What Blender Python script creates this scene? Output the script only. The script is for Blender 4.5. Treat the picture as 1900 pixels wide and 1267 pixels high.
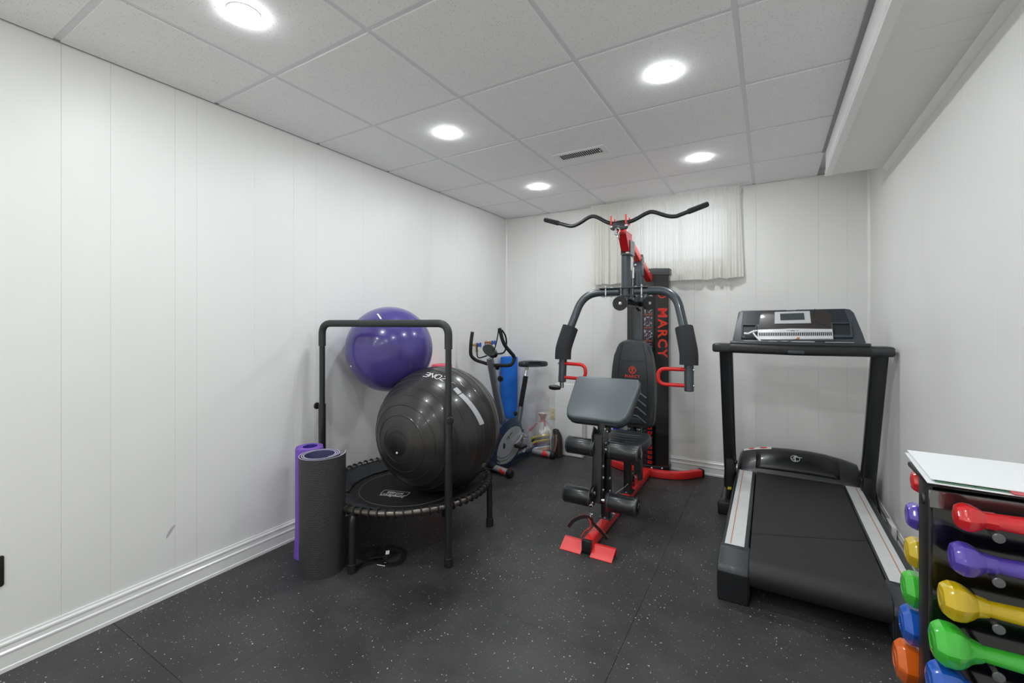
import bpy, bmesh, math, random
from mathutils import Vector, Matrix, Quaternion
PI = math.pi
R = math.radians
random.seed(7)
S = bpy.context.scene
for o in list(bpy.data.objects): bpy.data.objects.remove(o)
COL = S.collection

# ------------------------------------------------------------------ camera
cam_d = bpy.data.cameras.new('camera'); cam = bpy.data.objects.new('camera', cam_d); COL.objects.link(cam)
cam.location = (2.457, 0.0, 1.295); cam.rotation_euler = (PI/2, 0, math.atan(477/812.0))
cam_d.sensor_width = 36; cam_d.lens = 36*812/1900.0; cam_d.shift_y = -34.5/1900.0
cam_d.clip_start = 0.02; S.camera = cam
# ------------------------------------------------------------------ sky, exposure
W = bpy.data.worlds.new('daylight'); S.world = W; W.use_nodes = True
bg = W.node_tree.nodes['Background']; bg.inputs[0].default_value = (0.80, 0.90, 1.0, 1); bg.inputs[1].default_value = 1.8
S.view_settings.view_transform = 'Standard'; S.view_settings.look = 'None'
S.view_settings.gamma = 1; S.view_settings.use_curve_mapping = False
S.view_settings.exposure = 0.0
LAMP_GLOW = 262.0          # emission of each ceiling downlight lens
# room
XR, YF, YB, H = 3.09, 4.065, -4.9, 2.418

# ------------------------------------------------------------------ materials
MATS = {}
def mat(name, col, rough=.5, metal=0.0, coat=0.0, spec=None, trans=0.0, noise=None, bump=None, emit=None, sheen=0.0, alpha=None):
    if name in MATS: return MATS[name]
    m = bpy.data.materials.new(name); m.use_nodes = True; MATS[name] = m
    nt = m.node_tree; b = nt.nodes['Principled BSDF']
    c = tuple(((v/255.0)/12.92 if v/255.0 <= .04045 else ((v/255.0+.055)/1.055)**2.4) for v in col)+(1,)
    b.inputs['Base Color'].default_value = c; b.inputs['Roughness'].default_value = rough; b.inputs['Metallic'].default_value = metal
    b.inputs['Coat Weight'].default_value = coat; b.inputs['Coat Roughness'].default_value = .3 if name.startswith('red_p') else .08
    if spec is not None: b.inputs['Specular IOR Level'].default_value = spec
    if trans: b.inputs['Transmission Weight'].default_value = trans
    if sheen: b.inputs['Sheen Weight'].default_value = sheen
    if alpha is not None: b.inputs['Alpha'].default_value = alpha
    if emit: b.inputs['Emission Color'].default_value = (*emit[0], 1); b.inputs['Emission Strength'].default_value = emit[1]
    if noise or bump:
        tc = nt.nodes.new('ShaderNodeTexCoord'); n = nt.nodes.new('ShaderNodeTexNoise')
        nt.links.new(tc.outputs['Object'], n.inputs['Vector'])
        n.inputs['Scale'].default_value = (noise or bump)[0]; n.inputs['Detail'].default_value = 4
        if noise:
            r = nt.nodes.new('ShaderNodeValToRGB'); k = noise[1]
            r.color_ramp.elements[0].position = .3; r.color_ramp.elements[1].position = .7
            r.color_ramp.elements[0].color = (c[0]*(1-k), c[1]*(1-k), c[2]*(1-k), 1)
            r.color_ramp.elements[1].color = (min(1, c[0]*(1+k)), min(1, c[1]*(1+k)), min(1, c[2]*(1+k)), 1)
            nt.links.new(n.outputs['Fac'], r.inputs['Fac']); nt.links.new(r.outputs['Color'], b.inputs['Base Color'])
        if bump:
            bp = nt.nodes.new('ShaderNodeBump'); bp.inputs['Strength'].default_value = bump[1]; bp.inputs['Distance'].default_value = bump[2]
            if noise:
                n2 = nt.nodes.new('ShaderNodeTexNoise'); nt.links.new(tc.outputs['Object'], n2.inputs['Vector']); n2.inputs['Scale'].default_value = bump[0]; n = n2
            nt.links.new(n.outputs['Fac'], bp.inputs['Height']); nt.links.new(bp.outputs['Normal'], b.inputs['Normal'])
    return m
def N(m, t): return m.node_tree.nodes.new(t)
def L(m, a, b): m.node_tree.links.new(a, b)

wall_m = mat('wall_panel_paint', (236, 236, 234), .42, noise=(1.3, .02))
groove_m = mat('wall_backing_paint', (222, 222, 220), .6)
trim_m = mat('trim_gloss_white', (240, 240, 238), .25, coat=.3)
bulk_m = mat('bulkhead_paint', (236, 236, 234), .45)
grid_m = mat('ceiling_grid_metal', (226, 229, 232), .4)
steel_m = mat('chrome', (225, 225, 228), .18, 1.0)
bolt_m = mat('zinc_bolt', (215, 215, 218), .3, 1.0)
black_m = mat('black_plastic', (26, 27, 30), .38)
blackg_m = mat('black_gloss', (12, 13, 16), .12, coat=.6)
satin_m = mat('black_satin_tube', (30, 33, 36), .33, coat=.25)
rubber_m = mat('black_rubber', (20, 20, 21), .65)
foam_m = mat('grip_foam', (46, 47, 51), .9, bump=(500, .25, .002))
vinyl_m = mat('black_vinyl', (45, 49, 53), .42, bump=(260, .12, .001))
white_m = mat('white_print', (240, 240, 240), .5)
red_m = mat('red_powder_coat', (232, 42, 40), .42, coat=.8)
redprint_m = mat('red_print', (226, 58, 40), .5)

# rubber floor with pale flecks
fl = mat('rubber_mat_floor', (33, 33, 34), .47)
def floor_nodes(m):
    nt = m.node_tree; b = nt.nodes['Principled BSDF']; geo = N(m, 'ShaderNodeNewGeometry')
    n1 = N(m, 'ShaderNodeTexNoise'); n1.inputs['Scale'].default_value = 2.2; n1.inputs['Detail'].default_value = 6; n1.inputs['Roughness'].default_value = .65
    L(m, geo.outputs['Position'], n1.inputs['Vector'])
    r1 = N(m, 'ShaderNodeValToRGB'); e = r1.color_ramp.elements
    e[0].position = .33; e[0].color = (.031, .031, .0315, 1); e[1].position = .72; e[1].color = (.086, .086, .087, 1)
    L(m, n1.outputs['Fac'], r1.inputs['Fac'])
    n3 = N(m, 'ShaderNodeTexNoise'); n3.inputs['Scale'].default_value = 170; n3.inputs['Detail'].default_value = 2
    L(m, geo.outputs['Position'], n3.inputs['Vector'])
    mul = N(m, 'ShaderNodeMix'); mul.data_type = 'RGBA'; mul.blend_type = 'MULTIPLY'; mul.inputs['Factor'].default_value = .55
    L(m, r1.outputs['Color'], mul.inputs['A']); L(m, n3.outputs['Color'], mul.inputs['B'])
    wob = N(m, 'ShaderNodeMix'); wob.data_type = 'RGBA'; wob.blend_type = 'LINEAR_LIGHT'; wob.inputs['Factor'].default_value = .006
    n4 = N(m, 'ShaderNodeTexNoise'); n4.inputs['Scale'].default_value = 120
    L(m, geo.outputs['Position'], n4.inputs['Vector']); L(m, geo.outputs['Position'], wob.inputs['A']); L(m, n4.outputs['Color'], wob.inputs['B'])
    last = mul.outputs['Result']
    for sc, th, rnd, colr in ((62, .15, .78, (.62, .62, .60, 1)), (115, .18, .84, (.34, .34, .34, 1))):
        v = N(m, 'ShaderNodeTexVoronoi'); v.inputs['Scale'].default_value = sc; L(m, wob.outputs['Result'], v.inputs['Vector'])
        lt = N(m, 'ShaderNodeMath'); lt.operation = 'LESS_THAN'; lt.inputs[1].default_value = th; L(m, v.outputs['Distance'], lt.inputs[0])
        sp = N(m, 'ShaderNodeSeparateColor'); L(m, v.outputs['Color'], sp.inputs['Color'])
        gt = N(m, 'ShaderNodeMath'); gt.operation = 'GREATER_THAN'; gt.inputs[1].default_value = rnd; L(m, sp.outputs['Red'], gt.inputs[0])
        an = N(m, 'ShaderNodeMath'); an.operation = 'MULTIPLY'; L(m, lt.outputs[0], an.inputs[0]); L(m, gt.outputs[0], an.inputs[1])
        mx = N(m, 'ShaderNodeMix'); mx.data_type = 'RGBA'; L(m, an.outputs[0], mx.inputs['Factor']); L(m, last, mx.inputs['A']); mx.inputs['B'].default_value = colr
        last = mx.outputs['Result']
    L(m, last, b.inputs['Base Color'])
    r2 = N(m, 'ShaderNodeMapRange'); r2.inputs['To Min'].default_value = .36; r2.inputs['To Max'].default_value = .62; L(m, n1.outputs['Fac'], r2.inputs['Value']); L(m, r2.outputs[0], b.inputs['Roughness'])
    bp = N(m, 'ShaderNodeBump'); bp.inputs['Strength'].default_value = .25; bp.inputs['Distance'].default_value = .002; L(m, n3.outputs['Fac'], bp.inputs['Height']); L(m, bp.outputs['Normal'], b.inputs['Normal'])
floor_nodes(fl)
# mineral-fibre ceiling tile with pinholes
tile_m = mat('mineral_fibre_tile', (226, 227, 229), .85)
def tile_nodes(m):
    nt = m.node_tree; b = nt.nodes['Principled BSDF']; geo = N(m, 'ShaderNodeNewGeometry')
    n = N(m, 'ShaderNodeTexNoise'); n.inputs['Scale'].default_value = 14; n.inputs['Detail'].default_value = 3; L(m, geo.outputs['Position'], n.inputs['Vector'])
    v = N(m, 'ShaderNodeTexVoronoi'); v.inputs['Scale'].default_value = 135; L(m, geo.outputs['Position'], v.inputs['Vector'])
    sp = N(m, 'ShaderNodeSeparateColor'); L(m, v.outputs['Color'], sp.inputs['Color'])
    lt = N(m, 'ShaderNodeMath'); lt.operation = 'LESS_THAN'; lt.inputs[1].default_value = .26; L(m, v.outputs['Distance'], lt.inputs[0])
    gt = N(m, 'ShaderNodeMath'); gt.operation = 'GREATER_THAN'; gt.inputs[1].default_value = .72; L(m, sp.outputs['Green'], gt.inputs[0])
    an = N(m, 'ShaderNodeMath'); an.operation = 'MULTIPLY'; L(m, lt.outputs[0], an.inputs[0]); L(m, gt.outputs[0], an.inputs[1])
    c = N(m, 'ShaderNodeValToRGB'); c.color_ramp.elements[0].color = (.895, .90, .91, 1); c.color_ramp.elements[1].color = (.945, .945, .945, 1); L(m, n.outputs['Fac'], c.inputs['Fac'])
    mx = N(m, 'ShaderNodeMix'); mx.data_type = 'RGBA'; L(m, an.outputs[0], mx.inputs['Factor']); L(m, c.outputs['Color'], mx.inputs['A']); mx.inputs['B'].default_value = (.62, .62, .63, 1)
    L(m, mx.outputs['Result'], b.inputs['Base Color'])
tile_nodes(tile_m)

# ------------------------------------------------------------------ mesh builder (world coordinates)
def frame(p, x, y, z):
    return Matrix(((x[0], y[0], z[0], p[0]), (x[1], y[1], z[1], p[1]), (x[2], y[2], z[2], p[2]), (0, 0, 0, 1)))
def basis(d, up=(0, 0, 1)):
    d = Vector(d).normalized(); up = Vector(up)
    if abs(d.dot(up)) > .98: up = Vector((0, 1, 0)) if abs(d.y) < .9 else Vector((1, 0, 0))
    x = up.cross(d).normalized(); y = d.cross(x).normalized()
    return x, y, d
def T(x, y, z): return Matrix.Translation((x, y, z))
def RX(a): return Matrix.Rotation(a, 4, 'X')
def RY(a): return Matrix.Rotation(a, 4, 'Y')
def RZ(a): return Matrix.Rotation(a, 4, 'Z')
def fillet(pts, r, n=5):
    pts = [Vector(p) for p in pts]; out = [pts[0]]
    for i in range(1, len(pts)-1):
        a, b, c = pts[i-1], pts[i], pts[i+1]; rr = r[i] if isinstance(r, (list, tuple)) else r
        u = (a-b); w = (c-b); k = min(rr, u.length*.49, w.length*.49)
        p0 = b+u.normalized()*k; p1 = b+w.normalized()*k
        for j in range(n+1):
            t = j/n; out.append(p0*(1-t)**2+b*2*t*(1-t)+p1*t*t)
    out.append(pts[-1]); return out
def smoothline(pts, n=6):
    pts = [Vector(p) for p in pts]; out = []
    for i in range(len(pts)-1):
        p0 = pts[max(i-1, 0)]; p1 = pts[i]; p2 = pts[i+1]; p3 = pts[min(i+2, len(pts)-1)]
        for j in range(n):
            t = j/n; out.append(.5*((2*p1)+(p2-p0)*t+(2*p0-5*p1+4*p2-p3)*t*t+(3*p1-p0-3*p2+p3)*t**3))
    out.append(pts[-1]); return out
def rrect(w, h, r, n=4):
    out = []
    for cx, cy, a0 in ((w/2-r, h/2-r, 0), (-w/2+r, h/2-r, 90), (-w/2+r, -h/2+r, 180), (w/2-r, -h/2+r, 270)):
        for j in range(n+1): a = R(a0+90*j/n); out.append((cx+r*math.cos(a), cy+r*math.sin(a)))
    return out
def ring(r, n=14): return [(r*math.cos(2*PI*k/n), r*math.sin(2*PI*k/n)) for k in range(n)]
class MB:
    def __init__(s): s.v = []; s.f = []
    def add(s, vs, fs, M=None):
        k = len(s.v)
        s.v += [M @ Vector(v) for v in vs] if M is not None else [Vector(v) for v in vs]
        s.f += [tuple(i+k for i in f) for f in fs]; return s
    def bm(s, b, M=None):
        b.verts.index_update(); s.add([v.co.copy() for v in b.verts], [[v.index for v in f.verts] for f in b.faces], M); b.free(); return s
    def box(s, a, b, bev=0, M=None, seg=2):
        x0, y0, z0 = [min(p, q) for p, q in zip(a, b)]; x1, y1, z1 = [max(p, q) for p, q in zip(a, b)]
        vs = [(x0, y0, z0), (x1, y0, z0), (x1, y1, z0), (x0, y1, z0), (x0, y0, z1), (x1, y0, z1), (x1, y1, z1), (x0, y1, z1)]
        fs = [(0, 3, 2, 1), (4, 5, 6, 7), (0, 1, 5, 4), (1, 2, 6, 5), (2, 3, 7, 6), (3, 0, 4, 7)]
        if not bev: return s.add(vs, fs, M)
        b_ = bmesh.new(); V = [b_.verts.new(v) for v in vs]; [b_.faces.new([V[i] for i in f]) for f in fs]
        bmesh.ops.bevel(b_, geom=b_.edges[:], offset=bev, segments=seg, affect='EDGES', profile=.5)
        return s.bm(b_, M)
    def sweep(s, path, prof, up=(0, 0, 1), closed=False, caps=True, scale=None, M=None):
        P = [Vector(p) for p in path]; n = len(P); vs = []; m = len(prof)
        x = None
        for i, p in enumerate(P):
            if closed: d = (P[(i+1) % n]-P[i-1]).normalized()
            else:
                d = Vector((0, 0, 0))
                if i < n-1: d += (P[i+1]-p).normalized()
                if i > 0: d += (p-P[i-1]).normalized()
                d = d.normalized() if d.length > 1e-9 else (P[min(i+1, n-1)]-P[max(i-1, 0)]).normalized()
            if x is None: x, y, _ = basis(d, up)
            else:
                x = x-d*x.dot(d); x.normalize(); y = d.cross(x)
            k = scale[i] if scale else 1.0
            vs += [p+x*(a*k)+y*(b*k) for a, b in prof]
        fs = []
        for i in range(n if closed else n-1):
            j = (i+1) % n
            for q in range(m):
                w = (q+1) % m; fs.append((i*m+q, i*m+w, j*m+w, j*m+q))
        if caps and not closed: fs.append(tuple(range(m-1, -1, -1))); fs.append(tuple((n-1)*m+q for q in range(m)))
        return s.add(vs, fs, M)
    def tube(s, path, r, n=12, closed=False, up=(0, 0, 1), scale=None, M=None): return s.sweep(path, ring(r, n), up, closed, True, scale, M)
    def bar(s, a, b, w, h, r=.004, up=(0, 0, 1)): return s.sweep([a, b], rrect(w, h, r, 2), up)
    def lathe(s, prof, p, d, n=24, up=(0, 0, 1), close=False, M=None):
        x, y, z = basis(d, up); p = Vector(p); vs = []; m = len(prof)
        for k in range(n):
            a = 2*PI*k/n; e = x*math.cos(a)+y*math.sin(a)
            vs += [p+z*t+e*rr for rr, t in prof]
        fs = []
        for k in range(n):
            j = (k+1) % n
            for q in range(m if close else m-1): w = (q+1) % m; fs.append((k*m+q, j*m+q, j*m+w, k*m+w))
        if not close:
            fs.append(tuple(k*m for k in range(n-1, -1, -1))); fs.append(tuple(k*m+m-1 for k in range(n)))
        return s.add(vs, fs, M)
    def cyl(s, a, b, r, n=20, bev=0, r2=None):
        a = Vector(a); b = Vector(b); d = b-a; l = d.length; r2 = r if r2 is None else r2
        pr = [(r, 0), (r2, l)] if not bev else [(r-bev, 0), (r-bev*.3, bev*.3), (r, bev), (r2, l-bev), (r2-bev*.3, l-bev*.3), (r2-bev, l)]
        return s.lathe(pr, a, d, n)
    def ball(s, c, r, n=24, m=12, sc=(1, 1, 1), M=None):
        vs = []; fs = []
        for i in range(1, m):
            t = PI*i/m
            for k in range(n): a = 2*PI*k/n; vs.append((c[0]+sc[0]*r*math.sin(t)*math.cos(a), c[1]+sc[1]*r*math.sin(t)*math.sin(a), c[2]+sc[2]*r*math.cos(t)))
        top = len(vs); vs += [(c[0], c[1], c[2]+r*sc[2]), (c[0], c[1], c[2]-r*sc[2])]
        for k in range(n):
            j = (k+1) % n; fs.append((top, k, j)); fs.append((top+1, (m-2)*n+j, (m-2)*n+k))
            for i in range(m-2): fs.append((i*n+k, (i+1)*n+k, (i+1)*n+j, i*n+j))
        return s.add(vs, fs, M)
    def torus(s, c, d, R_, r, n=28, m=10): 
        x, y, z = basis(d); c = Vector(c)
        return s.sweep([c+x*(R_*math.cos(2*PI*k/n))+y*(R_*math.sin(2*PI*k/n)) for k in range(n)], ring(r, m), z, closed=True)
    def slab(s, outline, z0, z1, bev=0, M=None, seg=3, bevb=None):
        """closed 2D outline (ccw) extruded from z0 to z1 with rounded rims"""
        b_ = bmesh.new(); lo = [b_.verts.new((x, y, z0)) for x, y in outline]; hi = [b_.verts.new((x, y, z1)) for x, y in outline]; n = len(outline)
        b_.faces.new(lo[::-1]); b_.faces.new(hi)
        for i in range(n): b_.faces.new((lo[i], lo[(i+1) % n], hi[(i+1) % n], hi[i]))
        if bev:
            b_.edges.ensure_lookup_table()
            sel = [e for e in b_.edges if abs(e.verts[0].co.z-e.verts[1].co.z) < 1e-7 and (bevb is not False or e.verts[0].co.z > (z0+z1)/2)]
            bmesh.ops.bevel(b_, geom=sel, offset=bev, segments=seg, affect='EDGES', profile=.5)
        return s.bm(b_, M)
    def sheet(s, grid):
        n = len(grid); m = len(grid[0]); vs = [p for row in grid for p in row]
        return s.add(vs, [(i*m+j, i*m+j+1, (i+1)*m+j+1, (i+1)*m+j) for i in range(n-1) for j in range(m-1)])
    def build(s, name, m, parent=None, loc=None, smooth=38, solid=0):
        me = bpy.data.meshes.new(name)
        if parent is not None:
            root = parent
            while root.parent: root = root.parent
            inv = root.matrix_basis.inverted()
        else: inv = Matrix.Translation(-Vector(loc)) if loc is not None else Matrix()
        me.from_pydata([tuple(inv @ v) for v in s.v], [], s.f); me.materials.append(m if not isinstance(m, str) else MATS[m])
        if smooth:
            me.polygons.foreach_set('use_smooth', [True]*len(me.polygons)); me.set_sharp_from_angle(angle=R(smooth))
        me.update()
        o = bpy.data.objects.new(name, me); COL.objects.link(o)
        if parent is not None: o.parent = parent
        elif loc is not None: o.location = loc
        if solid:
            md = o.modifiers.new('thickness', 'SOLIDIFY'); md.thickness = solid; md.offset = 0
        return o
def tag(o, label, cat, group=None):
    o['label'] = label; o['category'] = cat
    if group: o['group'] = group
    return o
def thing(name, label, cat, loc=(0, 0, 0), group=None):
    o = bpy.data.objects.new(name, None); COL.objects.link(o); o.location = loc; o.empty_display_size = .05
    return tag(o, label, cat, group)
def struct(o): o['kind'] = 'structure'; return o
def lab(o, t): o['label'] = t; return o
def text_mb(txt, size, M, depth=.0006, mb=None, spacing=1.0, bold=0.0):
    cu = bpy.data.curves.new('t', 'FONT'); cu.body = txt; cu.size = size; cu.align_x = 'CENTER'; cu.align_y = 'CENTER'; cu.extrude = depth; cu.resolution_u = 2; cu.space_character = spacing; cu.offset = bold
    ob = bpy.data.objects.new('t', cu); COL.objects.link(ob); bpy.context.view_layer.update()
    dg = bpy.context.evaluated_depsgraph_get(); me = bpy.data.meshes.new_from_object(ob.evaluated_get(dg))
    mb = mb or MB(); mb.add([v.co.copy() for v in me.vertices], [tuple(p.vertices) for p in me.polygons], M)
    bpy.data.objects.remove(ob); bpy.data.curves.remove(cu); bpy.data.meshes.remove(me); return mb
def ribbon(mb, pts, w, nrm, th=.0008):
    """flat band of width w following pts; nrm(p) gives the surface normal"""
    P = [Vector(p) for p in pts]; g = []
    for i, p in enumerate(P):
        d = (P[min(i+1, len(P)-1)]-P[max(i-1, 0)]).normalized(); n = Vector(nrm(p)).normalized(); sd = d.cross(n).normalized()
        g.append([p-sd*w/2, p-sd*w/2+n*th, p+sd*w/2+n*th, p+sd*w/2])
    m = 4; vs = [q for r_ in g for q in r_]; fs = []
    for i in range(len(g)-1):
        for q in range(4): fs.append((i*m+q, i*m+(q+1) % 4, (i+1)*m+(q+1) % 4, (i+1)*m+q))
    fs.append((3, 2, 1, 0)); k = (len(g)-1)*m; fs.append((k, k+1, k+2, k+3))
    return mb.add(vs, fs)

# ================================================================== SETTING
# ---- floor of rubber stall mats
fo = struct(MB().box((-.15, YB-.15, -.06), (XR+.15, YF+.15, -.014)).build('floor', groove_m, smooth=0))
MATW = [(0.0, .728, [-.17, .757, 2.587, YF]), (.728, 1.948, [-.17, 1.66, 3.49, YF]), (1.948, XR, [-.17, 1.672, 3.50, YF])]
bounce_m = mat('pale_bounce_laminate', (214, 204, 188), .4, noise=(3, .06))
for k in range(16):      # pale boards added to the unseen rear floor, bouncing light to the ceiling
    MB().box((XR*k/16+.0004, YB, -.0139), (XR*(k+1)/16-.0004, -.172, -.004), .0006, seg=1).build('bounce_floor_board', bounce_m, fo, smooth=0)
for x0, x1, ys in MATW:
    for y0, y1 in zip(ys[:-1], ys[1:]):
        MB().box((x0+.0005, y0+.0005, -.0139), (x1-.0005, y1-.0005, 0), .0008, seg=1).build('rubber_mat', fl, fo, smooth=0)
# ---- wall panelling: backing + boards, grooves between
def board_run(parent, cuts, z0, z1, place, hole=None):
    for a, b in zip(cuts[:-1], cuts[1:]):
        spans = [(a, b, z0, z1)]
        if hole:
            h0, h1, k0, k1 = hole; spans = []
            for p, q in ((a, min(b, h0)), (max(a, h0), min(b, h1)), (max(a, h1), b)):
                if q-p < .004: continue
                if p >= h0-1e-6 and q <= h1+1e-6: spans += [(p, q, z0, k0), (p, q, k1, z1)]
                else: spans.append((p, q, z0, z1))
        for p, q, u, w in spans:
            if w-u < .01: continue
            place(p+.0002, q-.0002, u, w).build('panel_board', wall_m, parent, smooth=0)
TH = .006
random.seed(3)
def more(cuts, end, step=.24):
    c = list(cuts)
    while c[-1] < end-.16: c.append(min(end, c[-1]+random.choice((.15, .2, .25, .3))))
    c[-1] = end; return c
wl = struct(MB().box((-.12, YB, 0), (-TH, YF, 2.6)).build('wall_left', groove_m, smooth=0))
cl = [YB, -2.5, -.2, .1, .37, .6, .753, .992, 1.084, 1.367, 1.599, 1.751, 2.125, 2.31, 2.58, 2.837, 3.06, 3.2, 3.46, 3.66, 3.82, YF]
board_run(wl, sorted(c for c in cl if c <= .1 or c > .3), 0, H+.1, lambda p, q, u, w: MB().box((-TH, p, u), (0, q, w), .0006, seg=1))
WX0, WX1, WZ0, WZ1 = 1.36, 2.18, 1.80, 2.34
wb = MB()
wb.box((-.12, YF+TH, 0), (WX0, YF+.16, 2.6)); wb.box((WX1, YF+TH, 0), (XR+.12, YF+.16, 2.6)); wb.box((WX0, YF+TH, 0), (WX1, YF+.16, WZ0)); wb.box((WX0, YF+TH, WZ1), (WX1, YF+.16, 2.6))
wb = struct(wb.build('wall_back', groove_m, smooth=0))
board_run(wb, [0, .21, .36, .52, .755, .98, 1.2, 1.46, 1.66, 1.9, 2.15, 2.367, 2.585, 2.783, 2.958, XR], 0, H+.1, lambda p, q, u, w: MB().box((p, YF, u), (q, YF+TH, w), .0006, seg=1), (WX0, WX1, WZ0, WZ1))
wr = struct(MB().box((XR+TH, YB, 0), (XR+.12, YF, 2.6)).build('wall_right', groove_m, smooth=0))
cr = [YB, -2.5, -.2, .25, .45, .7, .95, 1.12, 1.38, 1.62, 1.86, 2.02, 2.3, 2.55, 2.80, 3.06, 3.34, 3.5, 3.78, YF]
board_run(wr, cr, 0, H+.1, lambda p, q, u, w: MB().box((XR, p, u), (XR+TH, q, w), .0006, seg=1))
struct(MB().box((-.12, YB-.12, 0), (XR+.12, YB, 2.6)).build('wall_rear', wall_m, smooth=0))
# scuff on the left wall
sm = mat('scuff_grey', (186, 187, 184), .8)
MB().slab([(.009*math.cos(t)+.008*math.sin(t), .026*math.sin(t)+.004*math.cos(2*t)) for t in [2*PI*k/14 for k in range(14)]], 0, .0004, M=T(0, .975, .305) @ Matrix(((0, 0, 1, 0), (1, 0.35, 0, 0), (0, 1, 0, 0), (0, 0, 0, 1)))).build('scuff_mark', sm, wl, smooth=0)
# ---- baseboards (moulded profile: out from wall, up)
BP = [(0, 0), (.016, 0), (.016, .014), (.013, .017), (.013, .062), (.0155, .066), (.0155, .072), (.011, .076), (.010, .092), (.0125, .097), (.0125, .104), (.007, .110), (.006, .117), (0, .117)]
def base(name, a, b, out):
    a = Vector(a); b = Vector(b); o = Vector(out); n = len(BP)
    vs = [a+o*p+Vector((0, 0, q)) for p, q in BP]+[b+o*p+Vector((0, 0, q)) for p, q in BP]
    fs = [(i, (i+1) % n, n+(i+1) % n, n+i) for i in range(n)]+[tuple(range(n-1, -1, -1)), tuple(range(n, 2*n))]
    return struct(MB().add(vs, fs).build(name, trim_m, smooth=20))
base('baseboard_left', (0, YB, 0), (0, YF, 0), (1, 0, 0))
base('baseboard_back', (.016, YF, 0), (XR-.016, YF, 0), (0, -1, 0))
base('baseboard_right', (XR, YB, 0), (XR, YF, 0), (-1, 0, 0))
# ---- corner mouldings
struct(MB().slab([(0, 0), (.018, 0), (.017, -.007), (.012, -.013), (.006, -.017), (0, -.018)][::-1], .117, H+.02, M=T(0, YF, 0)).build('trim_1', trim_m))
struct(MB().slab([(0, 0), (0, -.018), (-.006, -.017), (-.012, -.013), (-.017, -.007), (-.018, 0)][::-1], .117, H+.02, M=T(XR, YF, 0)).build('trim_2', trim_m))
# ---- suspended ceiling
ce = struct(MB().box((-.12, YB, H+.05), (XR+.12, YF+.16, H+.1)).build('ceiling', groove_m, smooth=0))
GX = [0, .515, 1.127, 1.739, 2.351, 2.79]; GY = [1.168+.5845*k for k in range(-3, 5)]+[YF]
MB().box((.0005, YB, H), (2.7765, GY[0]-.002, H+.016)).build('rear_ceiling_panel', tile_m, ce, smooth=0)
for x in GX[1:-1]: MB().box((x-.012, GY[0], H+.004), (x+.012, YF, H+.034), .001, seg=1).build('grid_main_bar', grid_m, ce, smooth=0)
for y in GY[:-1]:
    for x0, x1 in zip(GX[:-1], GX[1:]):
        MB().box((x0+.0121, y-.012, H+.0045), (min(x1, 2.777)-.0121, y+.012, H+.034), .001, seg=1).build('grid_cross_bar', grid_m, ce, smooth=0)
wa = MB(); wa.box((.0005, YB, H+.003), (.016, YF-.001, H+.005)); wa.box((.016, YF-.016, H+.003), (XR, YF-.0005, H+.005)); wa.box((2.757, YB, H-.0035), (2.7765, 3.52, H-.0015)); wa.build('wall_angle', mat('wall_angle_shadow_grey', (150, 152, 154), .5), ce, smooth=0)  # real trim, its grey darkened to paint in the shadow gap at the walls
for x0, x1 in zip(GX[:-1], GX[1:]):
    for y0, y1 in zip(GY[:-1], GY[1:]):
        a = .012 if x0 == 0 else .0105; b = .006 if x1 > 2.7 else .0105; c = .0105; d = .012 if y1 == YF else .0105
        dz = random.uniform(-.0006, .0006)
        MB().box((x0+a, y0+c, H+dz), (min(x1, 2.777)-b, y1-d, H+.016), .0018, seg=1).build('ceiling_tile', tile_m, ce, smooth=0)
# ---- bulkhead along the right wall
BZ, BX, BYE = 2.262, 2.777, 3.52
bk = MB(); bk.box((BX+.004, YB, BZ+.006), (XR, BYE-.004, H+.05)); bk = struct(bk.build('bulkhead', groove_m, smooth=0))
MB().box((BX, YB, BZ), (BX+.004, BYE, H+.009)).build('face_board', bulk_m, bk, smooth=0)
MB().box((BX+.004, BYE-.004, BZ), (XR, BYE, H+.009)).build('end_board', bulk_m, bk, smooth=0)
bys = [YB, -2.0, -.4, .35, 1.05, 1.93, 2.075, 2.9, BYE-.004]
for y0, y1 in zip(bys[:-1], bys[1:]): MB().box((BX+.004, y0+.001, BZ), (XR, y1-.001, BZ+.006), .001, seg=1).build('soffit_board', bulk_m, bk, smooth=0)
MB().sweep([(BX, YB, BZ), (BX, BYE, BZ)], [(-.004, -.004), (.03, -.004), (.03, -.001), (0, -.001), (0, .03), (-.004, .03)] if False else [(.004, -.004), (-.03, -.004), (-.03, -.0005), (0.0005, -.0005), (0.0005, .03), (.004, .03)]).build('corner_bead', trim_m, bk, smooth=0)
MB().slab([(0, 0), (0, .026), (-.004, .024), (-.010, .016), (-.016, .010), (-.024, .004), (-.026, 0)], 0, BYE-YB, M=frame((XR, YB, BZ), (1, 0, 0), (0, 0, -1), (0, 1, 0))).build('cove_moulding', trim_m, bk)
# ---- window behind the curtain
wf = struct(MB().box((WX0, YF+.001, WZ0), (WX0+.02, YF+.16, WZ1)).box((WX1-.02, YF+.001, WZ0), (WX1, YF+.16, WZ1)).box((WX0, YF+.001, WZ0), (WX1, YF+.16, WZ0+.02)).box((WX0, YF+.001, WZ1-.02), (WX1, YF+.16, WZ1)).build('window_1', trim_m, smooth=0))
fr = MB()
for a, b in (((WX0+.02, WZ0+.02), (WX1-.02, WZ0+.06)), ((WX0+.02, WZ1-.06), (WX1-.02, WZ1-.02)), ((WX0+.02, WZ0+.02), (WX0+.06, WZ1-.02)), ((WX1-.06, WZ0+.02), (WX1-.02, WZ1-.02)), ((1.75, WZ0+.02), (1.79, WZ1-.02))):
    fr.box((a[0], YF+.10, a[1]), (b[0], YF+.14, b[1]))
fr.build('window_frame', trim_m, wf, smooth=0)
glass_m = bpy.data.materials.new('window_glass'); glass_m.use_nodes = True; nt = glass_m.node_tree; nt.nodes.clear()
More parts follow.
